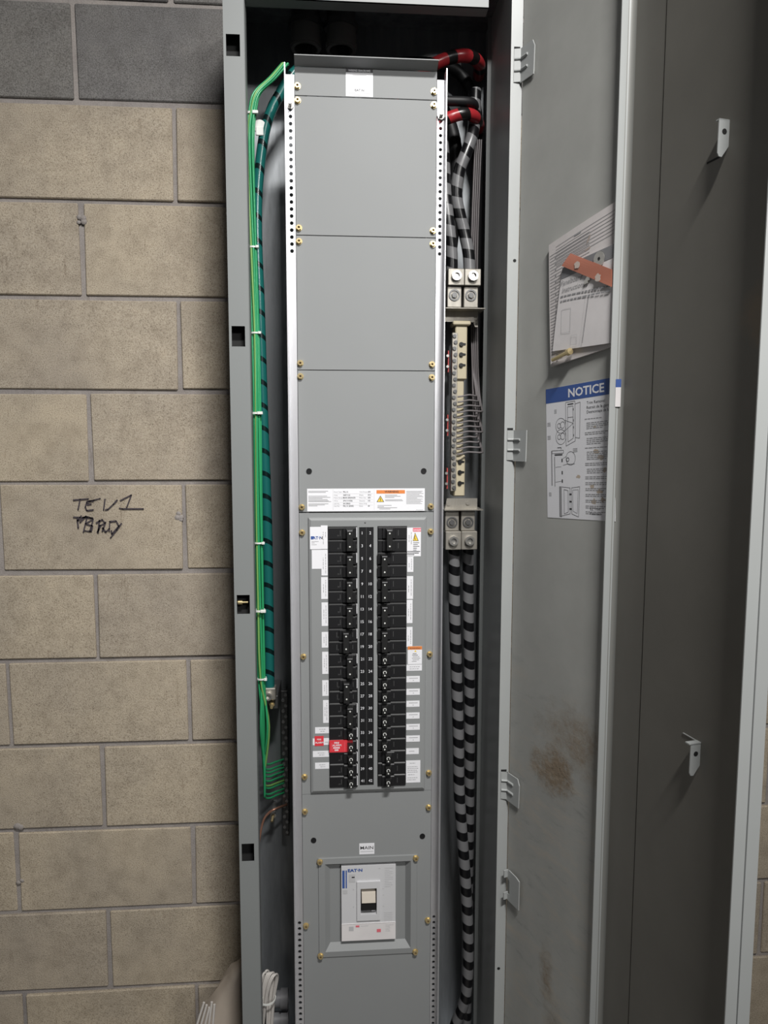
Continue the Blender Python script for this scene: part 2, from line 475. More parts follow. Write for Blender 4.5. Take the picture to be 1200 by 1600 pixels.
M_IVORY = plain('ivory_insulator', (0.50, 0.44, 0.31), 0.5)
M_REDB = plain('red_bracket', (0.40, 0.05, 0.045), 0.5)
M_TIE = plain('white_nylon', (0.72, 0.73, 0.70), 0.45)
M_COPPER = plain('bare_copper', (0.52, 0.27, 0.19), 0.4, 0.7)
M_PVC = plain('grey_pvc', (0.22, 0.22, 0.23), 0.5)
M_OFFW = plain('off_white_wire', (0.55, 0.52, 0.49), 0.5)
M_SACK = paint('beige_sack', (0.42, 0.36, 0.30), 0.8, 0.10, 9)
M_TAPE = plain('orange_tape', (0.56, 0.21, 0.14), 0.4)
M_BREAKER = plain('light_grey_moulding', (0.60, 0.60, 0.615), 0.45)
M_TOGGLE = plain('toggle_cream', (0.66, 0.60, 0.52), 0.45)

# ------------------------------------------------------------------ block wall and floor
JZ0, MOD, JX0 = 2.274598, 0.2032, -0.4
FLOOR = JZ0 - 11*MOD
wm = MB(); wm.box(-1.9, 2.1, 0.005, 0.2, FLOOR, JZ0 + 3*MOD)
wall = wm.build('wall_back', M_MORTAR)
tag(wall, 'tan concrete block wall with grey mortar joints', kind='structure')
BW, BH = 2*MOD - 0.0105, MOD - 0.0105
variants = []
for k in range(6):
    b = MB(); b.cbox(-BW/2, BW/2, 0, 0.06, -BH/2, BH/2, 0.0022, 0, 0.0013)
    me = bpy.data.meshes.new('block')
    me.from_pydata(b.v, [], b.f); me.materials.append(M_BLOCK)
    me2 = me.copy(); me2.materials[0] = M_GREYBLOCK
    variants.append((me, me2))
for i in range(-2, 12):
    z = JZ0 - (i - 0.5)*MOD
    x0 = JX0 + (0 if i % 2 else -MOD)
    for n in range(-4, 7):
        x = x0 + MOD + 2*MOD*n
        if x - MOD < -1.9 or x + MOD > 2.1: continue
        o = link('block', random.choice(variants)[1 if i < 1 else 0], wall,
                 (x + random.uniform(-0.001, 0.001), random.uniform(-0.0015, 0.0015), z + random.uniform(-0.001, 0.001)))
        o.rotation_euler = (random.uniform(-0.002, 0.002), random.uniform(-0.0025, 0.0025), 0)
# mortar left on the joints
for (x, z, r) in ((-0.602, 2.03, 0.009), (-0.80, 0.665, 0.012), (-0.80, 0.525, 0.008), (-0.41, 1.385, 0.012)):
    b = MB()
    for k in range(4): b.ball((random.uniform(-.006, .006), -0.001, random.uniform(-.008, .008)), r*random.uniform(.5, .9), 0, 8, (1, .45, .9))
    b.build('mortar_lump', M_MORTAR, wall, (x, 0.001, z))
STROKES = [[(-0.6427, 1.424), (-0.6275, 1.4255), (-0.6092, 1.4269)], [(-0.6275, 1.4239), (-0.6326, 1.4028)], [(-0.5972, 1.4222), (-0.6064, 1.4215), (-0.6134, 1.4176), (-0.6168, 1.4082), (-0.6133, 1.4004), (-0.5995, 1.4019)], [(-0.614, 1.4207), (-0.5972, 1.4238), (-0.5834, 1.4276)], [(-0.6128, 1.4137), (-0.6036, 1.4152)], [(-0.5727, 1.4268), (-0.5767, 1.4017)], [(-0.5735, 1.402), (-0.5675, 1.4025), (-0.5549, 1.4142), (-0.5462, 1.4235)], [(-0.5401, 1.4219), (-0.5145, 1.4351)], [(-0.5145, 1.4351), (-0.5261, 1.4061)], [(-0.543, 1.4059), (-0.5354, 1.4038), (-0.4894, 1.4036)],
  [(-0.6442, 1.3857), (-0.6017, 1.3838)], [(-0.6351, 1.3848), (-0.6338, 1.3612)], [(-0.6258, 1.3895), (-0.6355, 1.377), (-0.6153, 1.3878), (-0.6295, 1.3738)], [(-0.613, 1.3878), (-0.6228, 1.3517)], [(-0.613, 1.387), (-0.6003, 1.3814), (-0.6175, 1.3706), (-0.6024, 1.3657), (-0.6059, 1.3532), (-0.6196, 1.3548)], [(-0.6004, 1.3799), (-0.609, 1.3532)], [(-0.5866, 1.3798), (-0.5908, 1.3499)], [(-0.5946, 1.372), (-0.5806, 1.3797), (-0.5747, 1.3718), (-0.5872, 1.3656)], [(-0.5841, 1.3672), (-0.5923, 1.3515)], [(-0.5812, 1.3624), (-0.574, 1.3513), (-0.566, 1.3592)], [(-0.5639, 1.3765), (-0.5662, 1.3528)], [(-0.5655, 1.3749), (-0.5501, 1.3764), (-0.5444, 1.3653), (-0.5604, 1.3465), (-0.5616, 1.3544)], [(-0.538, 1.3716), (-0.5493, 1.3559), (-0.5637, 1.3386)], [(-0.5731, 1.375), (-0.5815, 1.353)]]
b = MB()
for st in STROKES:
    for p, q in zip(st[:-1], st[1:]):
        b.line(p, q, random.uniform(0.0026, 0.0038), -0.0042); b.disc(*q, 0.0015, -0.0042, 0, 8)
tag(b.build('marker_writing', M_MARK, wall), 'black marker handwriting TEV1 with a crossed-out word below')
fl = MB(); fl.box(-1.9, 2.1, -3.4, 0.2, FLOOR - 0.1, FLOOR)
tag(fl.build('floor', M_CONC), 'bare grey concrete floor', kind='structure')

# ------------------------------------------------------------------ panelboard box
XC = 0.0035
BX0, BX1, BY0, BY1, BZ0, BZ1 = -0.257, 0.2735, -0.25, -0.030, FLOOR + 0.002, 2.432
box = thing('panel_box', 'tall grey sheet-metal electrical box fixed to the block wall', 'electrical box', (XC, 0, BZ0))
def bx(b, name, m, **k):
    o = b.build(name, m, box); o.location = (-XC, 0, -BZ0); return o
b = MB(); b.box(BX0, BX1, BY1 - 0.002, BY1, BZ0, BZ1); bx(b, 'back_panel', M_GALV)
for x, m_ in ((BX0, M_GALV), (BX1 - 0.0015, M_FLANGE_LIT)):
    b = MB(); b.box(x, x + 0.0015, BY0 + 0.002, BY1 - 0.002, BZ0, BZ1); bx(b, 'side_wall', m_)
b = MB(); b.box(BX0, BX1, BY0 + 0.002, BY1 - 0.002, BZ1 - 0.0015, BZ1); bx(b, 'top_wall', M_GALV)
b = MB(); b.box(BX0, BX1, BY0 + 0.002, BY1 - 0.002, BZ0, BZ0 + 0.0015); bx(b, 'bottom_wall', M_GALV)
SLOTZ = (0.7225, 1.2368, 1.754, 2.2746)
zs = [BZ0]; holes = set()
for k, z in enumerate(SLOTZ):
    zs += [z - 0.0190, z + 0.0190]; holes.add((1, 2*k + 1))
zs.append(BZ1)
b = MB(); b.grid([BX0, -0.2522, -0.2270, -0.2195], zs, holes, BY0, BY0 + 0.0018)
b.prof([(-0.2195, BY0), (-0.2180, BY0 + 0.0018), (-0.2180, -0.222), (-0.2195, -0.222)], BZ0, BZ1)
o = bx(b, 'front_flange', M_BOX)
o['label'] = 'grey left flange with four rectangular latch slots'
b = MB(); b.box(BX1 - 0.0015, 0.2935, -0.2615, -0.2597, BZ0, BZ1); b.box(BX1 - 0.0015, BX1, -0.2597, BY0 + 0.002, BZ0, BZ1)
o = bx(b, 'front_flange', M_FLANGE_LIT); o['label'] = 'narrow grey right flange carrying the hinge clips'
for z, x in ((1.9000, .2860), (.4500, .2800)):
    b = MB(); b.cyl((x, -.2616, z), (x, -.2619, z), .0032, None, 12); bx(b, 'rivet_hole', M_DARK)
b = MB(); b.box(0.2640, BX1 - .0016, -0.088, -0.086, BZ0 + .002, BZ1 - .002); bx(b, 'corner_strip', M_BOX)
b = MB(); b.box(-0.2195, 0.2310, BY0, BY0 + 0.0018, 2.357, BZ1); b.box(-0.2195, 0.2310, BY0, -0.222, 2.357, 2.3585); bx(b, 'front_flange', M_BOX)
b = MB(); b.box(-0.2195, 0.2720, BY0, BY0 + 0.0018, BZ0, BZ0 + 0.04); bx(b, 'front_flange', M_BOX)
# channel behind the slotted flange, blackened to paint the shade in the slots, and the brass bolt showing in one slot
b = MB(); b.box(-0.2555, -0.2195, -0.2235, -0.222, BZ0 + 0.002, BZ1 - 0.002); bx(b, 'flange_channel', M_DARK)
b = MB(); b.cyl((-0.2515, -0.236, 1.238), (-0.243, -0.236, 1.238), 0.0052, None, 6); b.cyl((-0.243, -0.236, 1.238), (-0.232, -0.236, 1.238), 0.0022, None, 10)
bx(b, 'brass_bolt', M_BRASS)

# ------------------------------------------------------------------ screws shared by the covers
def make_screw_mesh():
    b = MB()
    b.cyl((0, 0, 0), (0, -0.0012, 0), 0.0064, 0.0062, 14, 0)
    b.ring((0, -0.0012, 0), (0, -0.0060, 0), 0.0050, 0.0023, 6, 0, False)
    b.cyl((0, -0.0012, 0), (0, -0.0030, 0), 0.0023, None, 8, 1)
    me = bpy.data.meshes.new('screw'); me.from_pydata(b.v, [], b.f)
    me.materials.append(M_BRASS); me.materials.append(M_BRASS_SHADE)
    me.polygons.foreach_set('material_index', b.m); return me
SCREW = make_screw_mesh()
def screw(parent, x, z, y=-0.245):
    o = link('screw', SCREW, parent, (x, y, z)); o.rotation_euler = (0, random.uniform(0, 1), 0); return o
SXL, SXR = -0.1237, 0.1307
CX0, CX1 = -0.1290, 0.1362
CF, CB = -0.2450, -0.2435

def cover(name, label, z0, z1, screws):
    t = thing(name, label, 'cover panel', (0, 0, 0))
    b = MB(); b.cbox(CX0, CX1, CF, CB, z0 + 0.0006, z1 - 0.0006, 0.0005); b.build('plate', M_COVER, t)
    for z in screws:
        screw(t, SXL, z); screw(t, SXR, z)
    return t
# top cover with a forward lip and a small wiring sticker
t = thing('gutter_cover', 'short grey cover panel with a forward lip and wiring sticker, topmost of the covers', 'cover panel')
b = MB(); b.cbox(CX0, CX1, CF, CB, 2.1940, 2.2445, 0.0005); b.build('plate', M_COVER, t)
b = MB(); b.prof([(0, 0), (1, 0), (1, 1), (0, 1)], 0, 0) if False else None
b.add([(CX0, CF, 2.2445), (CX1, CF, 2.2445), (CX1 - 0.001, -0.272, 2.2510), (CX0 + 0.001, -0.272, 2.2510),
       (CX0, CF, 2.2462), (CX1, CF, 2.2462), (CX1 - 0.001, -0.272, 2.2527), (CX0 + 0.001, -0.272, 2.2527)],
      [(3,2,1,0), (4,5,6,7), (0,1,5,4), (1,2,6,5), (2,3,7,6), (3,0,4,7)])
b.build('lip', M_COVER, t)
screw(t, SXL, 2.2095); screw(t, SXR, 2.2085)
s = MB(); y = CF - 0.0004
s.prism([(-0.0343, 2.1951), (0.0160, 2.1951), (0.0160, 2.2440), (-0.0343, 2.2440)], y, CF + .0001, 0)
y -= 0.0002
s.rect(-0.0343, 0.0160, 2.2376, 2.2440, y, 1)
s.text('WIRING DIAGRAMS', -0.0092, 2.2390, y - .0001, 0.0050, 0, 'C', 0, 0.92, 0.01)
for k, (w, x) in enumerate(((0.026, -0.009),)):
    s.rect(x - w/2, x + w/2, 2.2325, 2.2335, y, 3)
for gx in (-0.0225, -0.0095, 0.0035):
    for dx in (-0.0042, -0.0021, 0, 0.0021, 0.0042):
        s.line((gx + dx, 2.2125), (gx + dx*0.6, 2.2215 + 0.004*math.cos(dx*300)), 0.0007, y, 3)
s.text('EAT\u00b7N', -0.0092, 2.2045, y, 0.0052, 2, 'C', 0, 1.2, 0.02)
for z in (2.2005, 2.1985, 2.1965): s.rect(-0.031, 0.012, z, z + 0.0007, y, 3)
s.build('sticker', [M_WHITE, M_INK, M_INK, M_INKL], t)

cover('blank_cover', 'blank grey cover panel directly below the lipped top cover', 1.9432, 2.1934, (2.1843, 1.9563))
cover('blank_cover', 'blank grey cover panel between the two other large blank covers', 1.6924, 1.9432, (1.9317, 1.7052))
t = cover('blank_cover', 'grey cover panel with wide rating sticker above the breakers', 1.4176, 1.6924, (1.6802, 1.4278))
for x in (-0.1087, 0.1160):
    b = MB(); b.ring((x, CF, 1.4983), (x, CF - 0.0015, 1.4983), 0.0056, 0.0036, 14); b.cyl((x, CF, 1.4983), (x, CF - 0.0008, 1.4983), 0.0037, None, 12)
    b.build('plug', M_BLACK, t)
s = MB(); y = CF - 0.0004; X0, X1, Z0, Z1 = -0.1130, 0.1184, 1.4195, 1.4640
s.prism([(X0, Z0), (X1, Z0), (X1, Z1), (X0, Z1)], y, CF + .0001, 0); y -= 0.0002
W = X1 - X0
def sx(u): return X0 + W*(u - 60)/1048.0
def sz(v): return Z1 - (Z1 - Z0)*(v - 42)/210.0
for v, u1 in ((65, 245), (76, 225), (110, 235), (122, 265), (132, 195), (143, 240), (154, 250), (162, 272), (182, 248), (192, 215), (202, 150)):
    s.rect(sx(70), sx(u1), sz(v) - .0005, sz(v) + .0005, y, 2)
for r_, v in enumerate((73, 103, 128, 156, 182, 205)):
    a = (('Panel Type', 'PRL1X', 'Volt/Amps', '600'), ('Volts', '208Y/120', 'Phase', '3PH'), ('Mains Amps', 'MAIN BREAKER', 'Main Ckt', '600'), ('Wire', '3PH 4 WIRE', 'Neutral', '100'), ('Job No.', '00128003', 'Neut Amp', ''), ('Cat No.', 'PRL1X SERIES', 'Date', '08'))[r_]
    s.text(a[0], sx(296), sz(v) - .0011, y, 0.0036, 2, 'L'); s.text(a[1], sx(378), sz(v) - .0013, y, 0.0042, 1, 'L', 0, .85, .012)
    s.text(a[2], sx(522), sz(v) - .0011, y, 0.0036, 2, 'L'); s.text(a[3], sx(598), sz(v) - .0012, y, 0.0040, 1, 'L', 0, .9, .01)
for v in (90, 117, 143, 170, 195): s.rect(sx(296), sx(645), sz(v) - .00015, sz(v) + .00015, y, 3)
s.rect(sx(288) - .0002, sx(288) + .0002, sz(240), sz(48), y, 3); s.rect(sx(655) - .0002, sx(655) + .0002, sz(240), sz(48), y, 3)
s.rect(sx(675), sx(930), sz(90), sz(57), y, 4); s.text('WARNING', sx(810), sz(80), y - .0002, 0.0052, 1, 'C', 0, 1.1, .02)
s.poly([(sx(676), sz(168)), (sx(744), sz(168)), (sx(710), sz(108))], y, 1); s.poly([(sx(684), sz(164)), (sx(736), sz(164)), (sx(710), sz(117))], y - .0001, 5)
s.line((sx(713), sz(128)), (sx(706), sz(142)), .001, y - .0002, 1); s.line((sx(706), sz(142)), (sx(714), sz(146)), .001, y - .0002, 1); s.line((sx(714), sz(146)), (sx(707), sz(160)), .001, y - .0002, 1)
for v, u0, u1 in ((104, 752, 860), (115, 752, 890), (126, 752, 835), (147, 752, 905), (157, 752, 912), (200, 684, 810), (212, 684, 742), (222, 684, 860), (233, 700, 800)):
    s.rect(sx(u0), sx(u1), sz(v) - .0005, sz(v) + .0005, y, 2)
for k, u1 in enumerate((1090, 1080, 1096, 1060, 1085, 1095, 1040, 1090, 1075, 1090, 1070, 1085)):
    v = 68 + k*10.6; s.rect(sx(942), sx(u1), sz(v) - .0005, sz(v) + .0004, y, 2)
s.rect(sx(1030), sx(1095), sz(246), sz(243), y, 2)
o = s.build('rating_sticker', [M_WHITE, M_INK, M_INKG, M_INKL, M_ORANGE, M_YELLOW], t)
o['label'] = 'wide white rating sticker with orange WARNING block'

# ------------------------------------------------------------------ breaker cover (embossed) with stickers and numbers
bc = thing('breaker_cover', 'grey embossed cover panel framing two columns of black breakers', 'cover panel')
EX0, EX1, EZ0, EZ1 = -0.1115, 0.1225, 0.8445, 1.4078
EF = -0.2530
b = MB()
b.grid([CX0, EX0, EX1, CX1], [0.8402, EZ0, EZ1, 1.4164], {(1, 1)}, CF, CB)
i_ = 0.0055
o4 = [(EX0, EZ0), (EX1, EZ0), (EX1, EZ1), (EX0, EZ1)]; n4 = [(EX0 + i_, EZ0 + i_), (EX1 - i_, EZ0 + i_), (EX1 - i_, EZ1 - i_), (EX0 + i_, EZ1 - i_)]
k4 = [(EX0 + .0012, EZ0 + .0012), (EX1 - .0012, EZ0 + .0012), (EX1 - .0012, EZ1 - .0012), (EX0 + .0012, EZ1 - .0012)]
for k in range(4):
    l = (k + 1) % 4
    b.add([(o4[k][0], CF, o4[k][1]), (o4[l][0], CF, o4[l][1]), (k4[l][0], CF - .0055, k4[l][1]), (k4[k][0], CF - .0055, k4[k][1])], [(0, 1, 2, 3)])
    b.add([(k4[k][0], CF - .0055, k4[k][1]), (k4[l][0], CF - .0055, k4[l][1]), (n4[l][0], EF, n4[l][1]), (n4[k][0], EF, n4[k][1])], [(0, 1, 2, 3)])
LX0, LX1, RX0, RX1 = -0.0733, -0.0155, 0.0243, 0.0826
OZ0, OZ1 = 0.8618, 1.3902
b.grid([EX0 + i_, LX0, LX1, RX0, RX1, EX1 - i_], [EZ0 + i_, OZ0, OZ1, EZ1 - i_], {(1, 1), (3, 1)}, EF, EF + 0.0015)
b.build('plate', M_COVER, bc)
for z in (1.3776, 1.1278, 0.8774): screw(bc, SXL, z); screw(bc, SXR, z)
b = MB(); b.ball((0.0, EF, 1.3975), 0.0016, 0, 8); b.build('rivet', M_DSTEEL, bc)
PZ = lambda r: 1.3772 - 0.0254*r           # r = 0 .. 20, row of poles
b = MB(); b.prism([(-0.0117, 0.8602), (0.0167, 0.8602), (0.0167, 1.3886), (-0.0117, 1.3886)], EF - 0.0008, EF)
b.rect(0.00215, 0.00265, 0.8605, 1.388, EF - .0009, 2)
for r_ in range(21):
    b.text(str(2*r_ + 1), -0.0060, PZ(r_) - 0.0028, EF - .0010, 0.0082, 1, 'C', 0, .95, .004)
    b.text(str(2*r_ + 2), 0.0100, PZ(r_) - 0.0028, EF - .0010, 0.0082, 1, 'C', 0, .95, .004)
o = b.build('number_strip', [M_BLACK, M_WHITE, M_GREYP], bc); o['label'] = 'black strip printed with circuit numbers 1 to 42'

def sticker(x0, x1, z0, z1, lines=(), y=EF, dy=0.0004, parent=bc, vert=False, extra=None, name='circuit_sticker'):
    s = MB(); s.prism([(x0, z0), (x1, z0), (x1, z1), (x0, z1)], y - dy, y + 0.0001, 0)
    yy = y - dy - 0.0002; w = x1 - x0; h = z1 - z0
    if vert:
        for (f, a, c) in lines: s.rect(x0 + w*f - .0005, x0 + w*f + .0005, z0 + h*a, z0 + h*c, yy, 1)
    else:
        for (f, a, c) in lines: s.rect(x0 + w*a, x0 + w*c, z0 + h*f - .0005, z0 + h*f + .0005, yy, 1)
    if extra: extra(s, x0, x1, z0, z1, yy)
    return s.build(name, [M_WHITE, M_INKG, M_INK, M_BLUE, M_PINK, M_YELLOW, M_ORANGE, M_RED], parent)
def dash(vertical_lines):
    """short word-like dashes"""
    out = []
    for f, a, c in vertical_lines:
        p = a
        while p < c - 0.02:
            q = min(c, p + random.uniform(0.06, 0.16)); out.append((f, p, q)); p = q + 0.03
    return out
def eaton(s, x0, x1, z0, z1, y):
    s.rect(x0 + .002, x0 + .0072, 1.3655, 1.3715, y, 3)
    s.text('EAT\u00b7N', x0 + .0016, 1.3655, y - .0001, 0.0080, 3, 'L', 0, 1.05, .03)
    for z, w in ((1.3605, .014), (1.358, .006), (1.3545, .010)): s.rect(x0 + .003, x0 + .003 + w, z, z + .0008, y, 1)
sticker(-0.108, -0.0740, 1.3457, 1.3898, (), extra=eaton)
sticker(-0.0866, -0.0737, 1.3463, 1.3925, dash([(0.35, .2, .75), (0.7, .5, .72)]), dy=0.0007, vert=True)
sticker(-0.1047, -0.0741, 1.3068, 1.3443, ())
sticker(-0.0861, -0.0738, 1.2933, 1.3441, dash([(0.3, .25, .7), (0.68, .08, .85)]), dy=0.0007, vert=True)
for x0, x1, z0, z1 in ((-0.0869, -0.0738, 1.2463, 1.29), (-0.0864, -0.0738, 1.1919, 1.2392), (-0.0866, -0.0738, 1.148, 1.1796), (-0.086, -0.0738, 1.0941, 1.1392), (-0.0862, -0.0738, 1.0488, 1.0811), (-0.085, -0.0738, 0.9929, 1.0401)):
    sticker(x0, x1, z0, z1, dash([(0.35, .3, .7), (0.68, .12, .88)]), vert=True)
for x0, x1, z0, z1 in ((-0.1012, -0.0736, 0.9712, 0.9841), (-0.1062, -0.0736, 0.9218, 0.9346), (-0.1019, -0.0736, 0.8969, 0.91)):
    sticker(x0, x1, z0, z1, dash([(0.66, .3, .75), (0.34, .38, .72)]))
def fire(s, x0, x1, z0, z1, y):
    s.rect(-0.1023, -0.0842, 0.9452, 0.9660, y, 7)
    s.text('FIRE', -0.0932, 0.9572, y - .0002, 0.0048, 0, 'C', 0, 1, .01); s.text('ALARM', -0.0932, 0.9505, y - .0002, 0.0052, 0, 'C', 0, 1, .02)
sticker(-0.1061, -0.0736, 0.9470, 0.9610, [(0.4, .75, .95)], extra=fire)
def danger(s, x0, x1, z0, z1, y):
    s.rect(x0, x1, z1 - .0078, z1 - .0005, y, 4); s.text('DANGER', (x0 + x1)/2, z1 - .0062, y - .0001, 0.0046, 0, 'C', 0, .9, .01)
    zb = z1 - .0265
    s.poly([(x0 + .0003, zb), (x0 + .0118, zb), (x0 + .0045, z1 - .0095)], y, 2); s.poly([(x0 + .0013, zb + .001), (x0 + .0102, zb + .001), (x0 + .0045, z1 - .0115)], y - .0001, 5)
    s.line((x0 + .0045, zb + .011), (x0 + .0035, zb + .0065), .0012, y - .0002, 2); s.line((x0 + .0035, zb + .0065), (x0 + .0050, zb + .0025), .0012, y - .0002, 2)
    for k, w in enumerate((.8, .6, .82, .5, .45)): s.rect(x0 + .001, x0 + .001 + .015*w, zb - .004 - .0036*k, zb - .0029 - .0036*k, y, 2)
    for k, w in enumerate((1.0, .9, .55)): s.rect(x0 - .011, x0 - .011 + .026*w, z0 + .0095 - .0032*k, z0 + .0106 - .0032*k, y - .0006, 2)
sticker(0.0940, 0.1103, 1.3297, 1.3868, (), extra=danger)
sticker(0.0828, 0.0942, 1.3300, 1.3868, dash([(0.35, .5, .75), (0.75, .42, .85)]), dy=.0007, vert=True)
for x0, x1, z0, z1 in ((0.0836, 0.0956, 1.2984, 1.3293), (0.0828, 0.0953, 1.2438, 1.2899), (0.0828, 0.0944, 1.1948, 1.2419), (0.0828, 0.0946, 1.1462, 1.1868)):
    sticker(x0, x1, z0, z1, dash([(0.3, .3, .62), (0.7, .15, .85)]), vert=True)
def warn(s, x0, x1, z0, z1, y):
    s.rect(x0, x1, z1 - .0068, z1, y, 6); s.text('WARNING', (x0 + x1)/2, z1 - .0056, y - .0001, 0.0045, 2, 'C', 0, 1, .01)
    s.poly([(x0 + .013, z1 - .0115), (x0 + .018, z1 - .0115), (x0 + .0155, z1 - .0075)], y, 5)
    for k, (a, w) in enumerate(((.2, .5), (.15, .6), (.2, .72), (.12, .82), (.2, .7), (.12, .5))): s.rect(x0 + .006 + .02*a, x0 + .006 + .024*w, z1 - .0155 - .0032*k, z1 - .0145 - .0032*k, y, 1 if k > 1 else 2)
sticker(0.0852, 0.1140, 1.1102, 1.1471, (), extra=warn)
sticker(0.0828, 0.1141, 1.0968, 1.1092, dash([(0.66, .2, .85), (0.32, .2, .82)]))
for x0, x1, z0, z1 in ((0.0828, 0.1099, 1.073, 1.0856), (0.0828, 0.1101, 1.0466, 1.0593), (0.0828, 0.1096, 1.0217, 1.0344), (0.0828, 0.1098, 0.9969, 1.0097), (0.0828, 0.1105, 0.9733, 0.9856), (0.0828, 0.1107, 0.9484, 0.9614)):
    sticker(x0, x1, z0, z1, [(0.66, .2, .86), (0.3, .48, .56)])
sticker(0.0828, 0.1088, 0.9222, 0.9346, [(0.5, .22, .65)])
sticker(0.0828, 0.1121, 0.8617, 0.9087, dash([(0.88, .25, .65), (0.72, .1, .8), (0.64, .1, .85), (0.56, .1, .8), (0.48, .1, .82), (0.36, .15, .6), (0.22, .1, .8), (0.13, .1, .7)]))

# ------------------------------------------------------------------ circuit breakers
ONES = 'zero one two three four five six seven eight nine ten eleven twelve thirteen fourteen fifteen sixteen seventeen eighteen nineteen'.split()
def WORD(n):
    return ONES[n] if n < 20 else {2: 'twenty', 3: 'thirty', 4: 'forty'}[n//10] + ('-' + ONES[n % 10] if n % 10 else '')
def breaker(side, r0, poles, hx, red=False):
    """side -1 left column, +1 right column; hx: handle x"""
    nums = [2*(r0 + k) + (1 if side < 0 else 2) for k in range(poles)]
    if poles == 2: lab = 'two-pole black breaker with tied handle beside printed numbers %s and %s' % (WORD(nums[0]), WORD(nums[1]))
    elif red: lab = 'single-pole breaker with red fire alarm face beside printed number %s' % WORD(nums[0])
    else: lab = 'single-pole black breaker beside printed number %s' % WORD(nums[0])
    x0, x1 = (LX0 + .0004, LX1 - .0004) if side < 0 else (RX0 + .0004, RX1 - .0004)
    zc = (PZ(r0) + PZ(r0 + poles - 1))/2
    t = thing('circuit_breaker', lab, 'circuit breaker', ((x0 + x1)/2, -0.21, zc), group='breakers in the panel columns')
    ox, oy, oz = -(x0 + x1)/2, 0.21, -zc
    inner = 1 if side < 0 else -1
    for k in range(poles):
        z = PZ(r0 + k); b = MB()
        b.cbox(x0 + ox, x1 + ox, -0.256 + oy, -0.20 + oy, z - .0124 + oz, z + .0124 + oz, 0.0013, 0)
        # raised shoulder round the handle
        b.cbox(hx - .0135 + ox, hx + .0125 + ox, -0.2595 + oy, -0.256 + oy, z - .0112 + oz, z + .0105 + oz, 0.0012, 0)
        # light upper edge of the case
        b.rect(x0 + .001 + ox, x1 - .001 + ox, z + .0098 + oz, z + .0111 + oz, -0.25605 + oy, 1)
        xe = (x1 - .0014) if side < 0 else (x0 + .0002)
        b.rect(xe + ox, xe + .0012 + ox, z - .008 + oz, z + .0118 + oz, -0.2563 + oy, 2) if (k == 0 or poles == 1) and side < 0 else None
        b.rect(hx - .0185*inner + ox, hx - .0178*inner + ox, z - .0055 + oz, z + .0055 + oz, -0.2562 + oy, 1)
        b.rect(hx + .0135*inner - .0003 + ox, hx + .0135*inner + .0003 + ox, z - .0045 + oz, z + .0045 + oz, -0.2562 + oy, 1)
        b.text('20', x0 + .020 + ox, z - .006 + oz, -0.2563 + oy, .004, 1)
        if red:
            b.prism([(x0 + ox, z - .0118 + oz), (x0 + .047 + ox, z - .0118 + oz), (x0 + .047 + ox, z + .0122 + oz), (x0 + ox, z + .0122 + oz)], -0.2600 + oy, -0.256 + oy, 3)
            for q, (tx, dz, w) in enumerate((('FIRE', .0072, 1), ('ALARM', .0022, 1))):
                b.text(tx, x0 + .0150 + ox, z + dz - .0012 + oz, -0.2602 + oy, .0056, 2, 'C', 0, 1, .02)
            for dz, w in ((-.0040, .0140), (-.0088, .0085)):
                p = x0 + .0150 - w/2
                while p < x0 + .0150 + w/2 - .001:
                    b.rect(p + ox, p + .0019 + ox, z + dz + oz, z + dz + .0034 + oz, -0.2602 + oy, 2); p += .0027
            b.rect(x0 + .0048 + ox, x0 + .0055 + ox, z - .008 + oz, z + .008 + oz, -0.2602 + oy, 4)
            b.rect(x0 + .0305 + ox, x0 + .0310 + ox, z - .011 + oz, z + .009 + oz, -0.2602 + oy, 4); b.rect(x0 + .0425 + ox, x0 + .0432 + ox, z - .011 + oz, z + .010 + oz, -0.2602 + oy, 4)
        b.build('body', [M_BLACK, M_GREYP, M_WHITE, M_RED, M_PINK], t)
    b = MB()
    if poles == 2:
        zt, zb_ = PZ(r0) + .0072, PZ(r0 + 1) - .0072
        # tie bar: tapered block
        f = -0.2735
        b.add([(hx - .0072 + ox, -0.259 + oy, zb_ - .002 + oz), (hx + .0072 + ox, -0.259 + oy, zb_ - .002 + oz), (hx + .0072 + ox, -0.259 + oy, zt + .002 + oz), (hx - .0072 + ox, -0.259 + oy, zt + .002 + oz),
               (hx - .0052 + ox, f + oy, zb_ + oz), (hx + .0052 + ox, f + oy, zb_ + oz), (hx + .0052 + ox, f + oy, zt + oz), (hx - .0052 + ox, f + oy, zt + oz)],
              [(4,5,6,7), (0,1,5,4), (1,2,6,5), (2,3,7,6), (3,0,4,7)])
        b.rect(hx - .0050 + ox, hx + .0050 + ox, zt - .0012 + oz, zt - .0001 + oz, f - .0001 + oy, 1)  # grey strip painted as the highlight on the tie bar's top bevel
        for k in range(2): b.disc(hx + ox, PZ(r0 + k) + .0012 + oz, .0016, f - .0002 + oy, 2, 10)
    else:
        z = PZ(r0); f = -0.2705; hs = .0012*inner
        b.add([(hx - .0066 + ox, -0.259 + oy, z - .0088 + oz), (hx + .0066 + ox, -0.259 + oy, z - .0088 + oz), (hx + .0066 + ox, -0.259 + oy, z + .0075 + oz), (hx - .0066 + ox, -0.259 + oy, z + .0075 + oz),
               (hx - .0050 + hs + ox, f + oy, z - .0070 + oz), (hx + .0050 + hs + ox, f + oy, z - .0070 + oz), (hx + .0050 + hs + ox, f + oy, z + .0060 + oz), (hx - .0050 + hs + ox, f + oy, z + .0060 + oz)],
              [(4,5,6,7), (0,1,5,4), (1,2,6,5), (2,3,7,6), (3,0,4,7)])
        b.circ(hx + hs + ox, z + .0020 + oz, .0029, .0014, f - .0003 + oy, 2, 14, -40, 235)
        b.disc(hx + hs + ox, z - .0042 + oz, .0015, f - .0003 + oy, 2, 10)
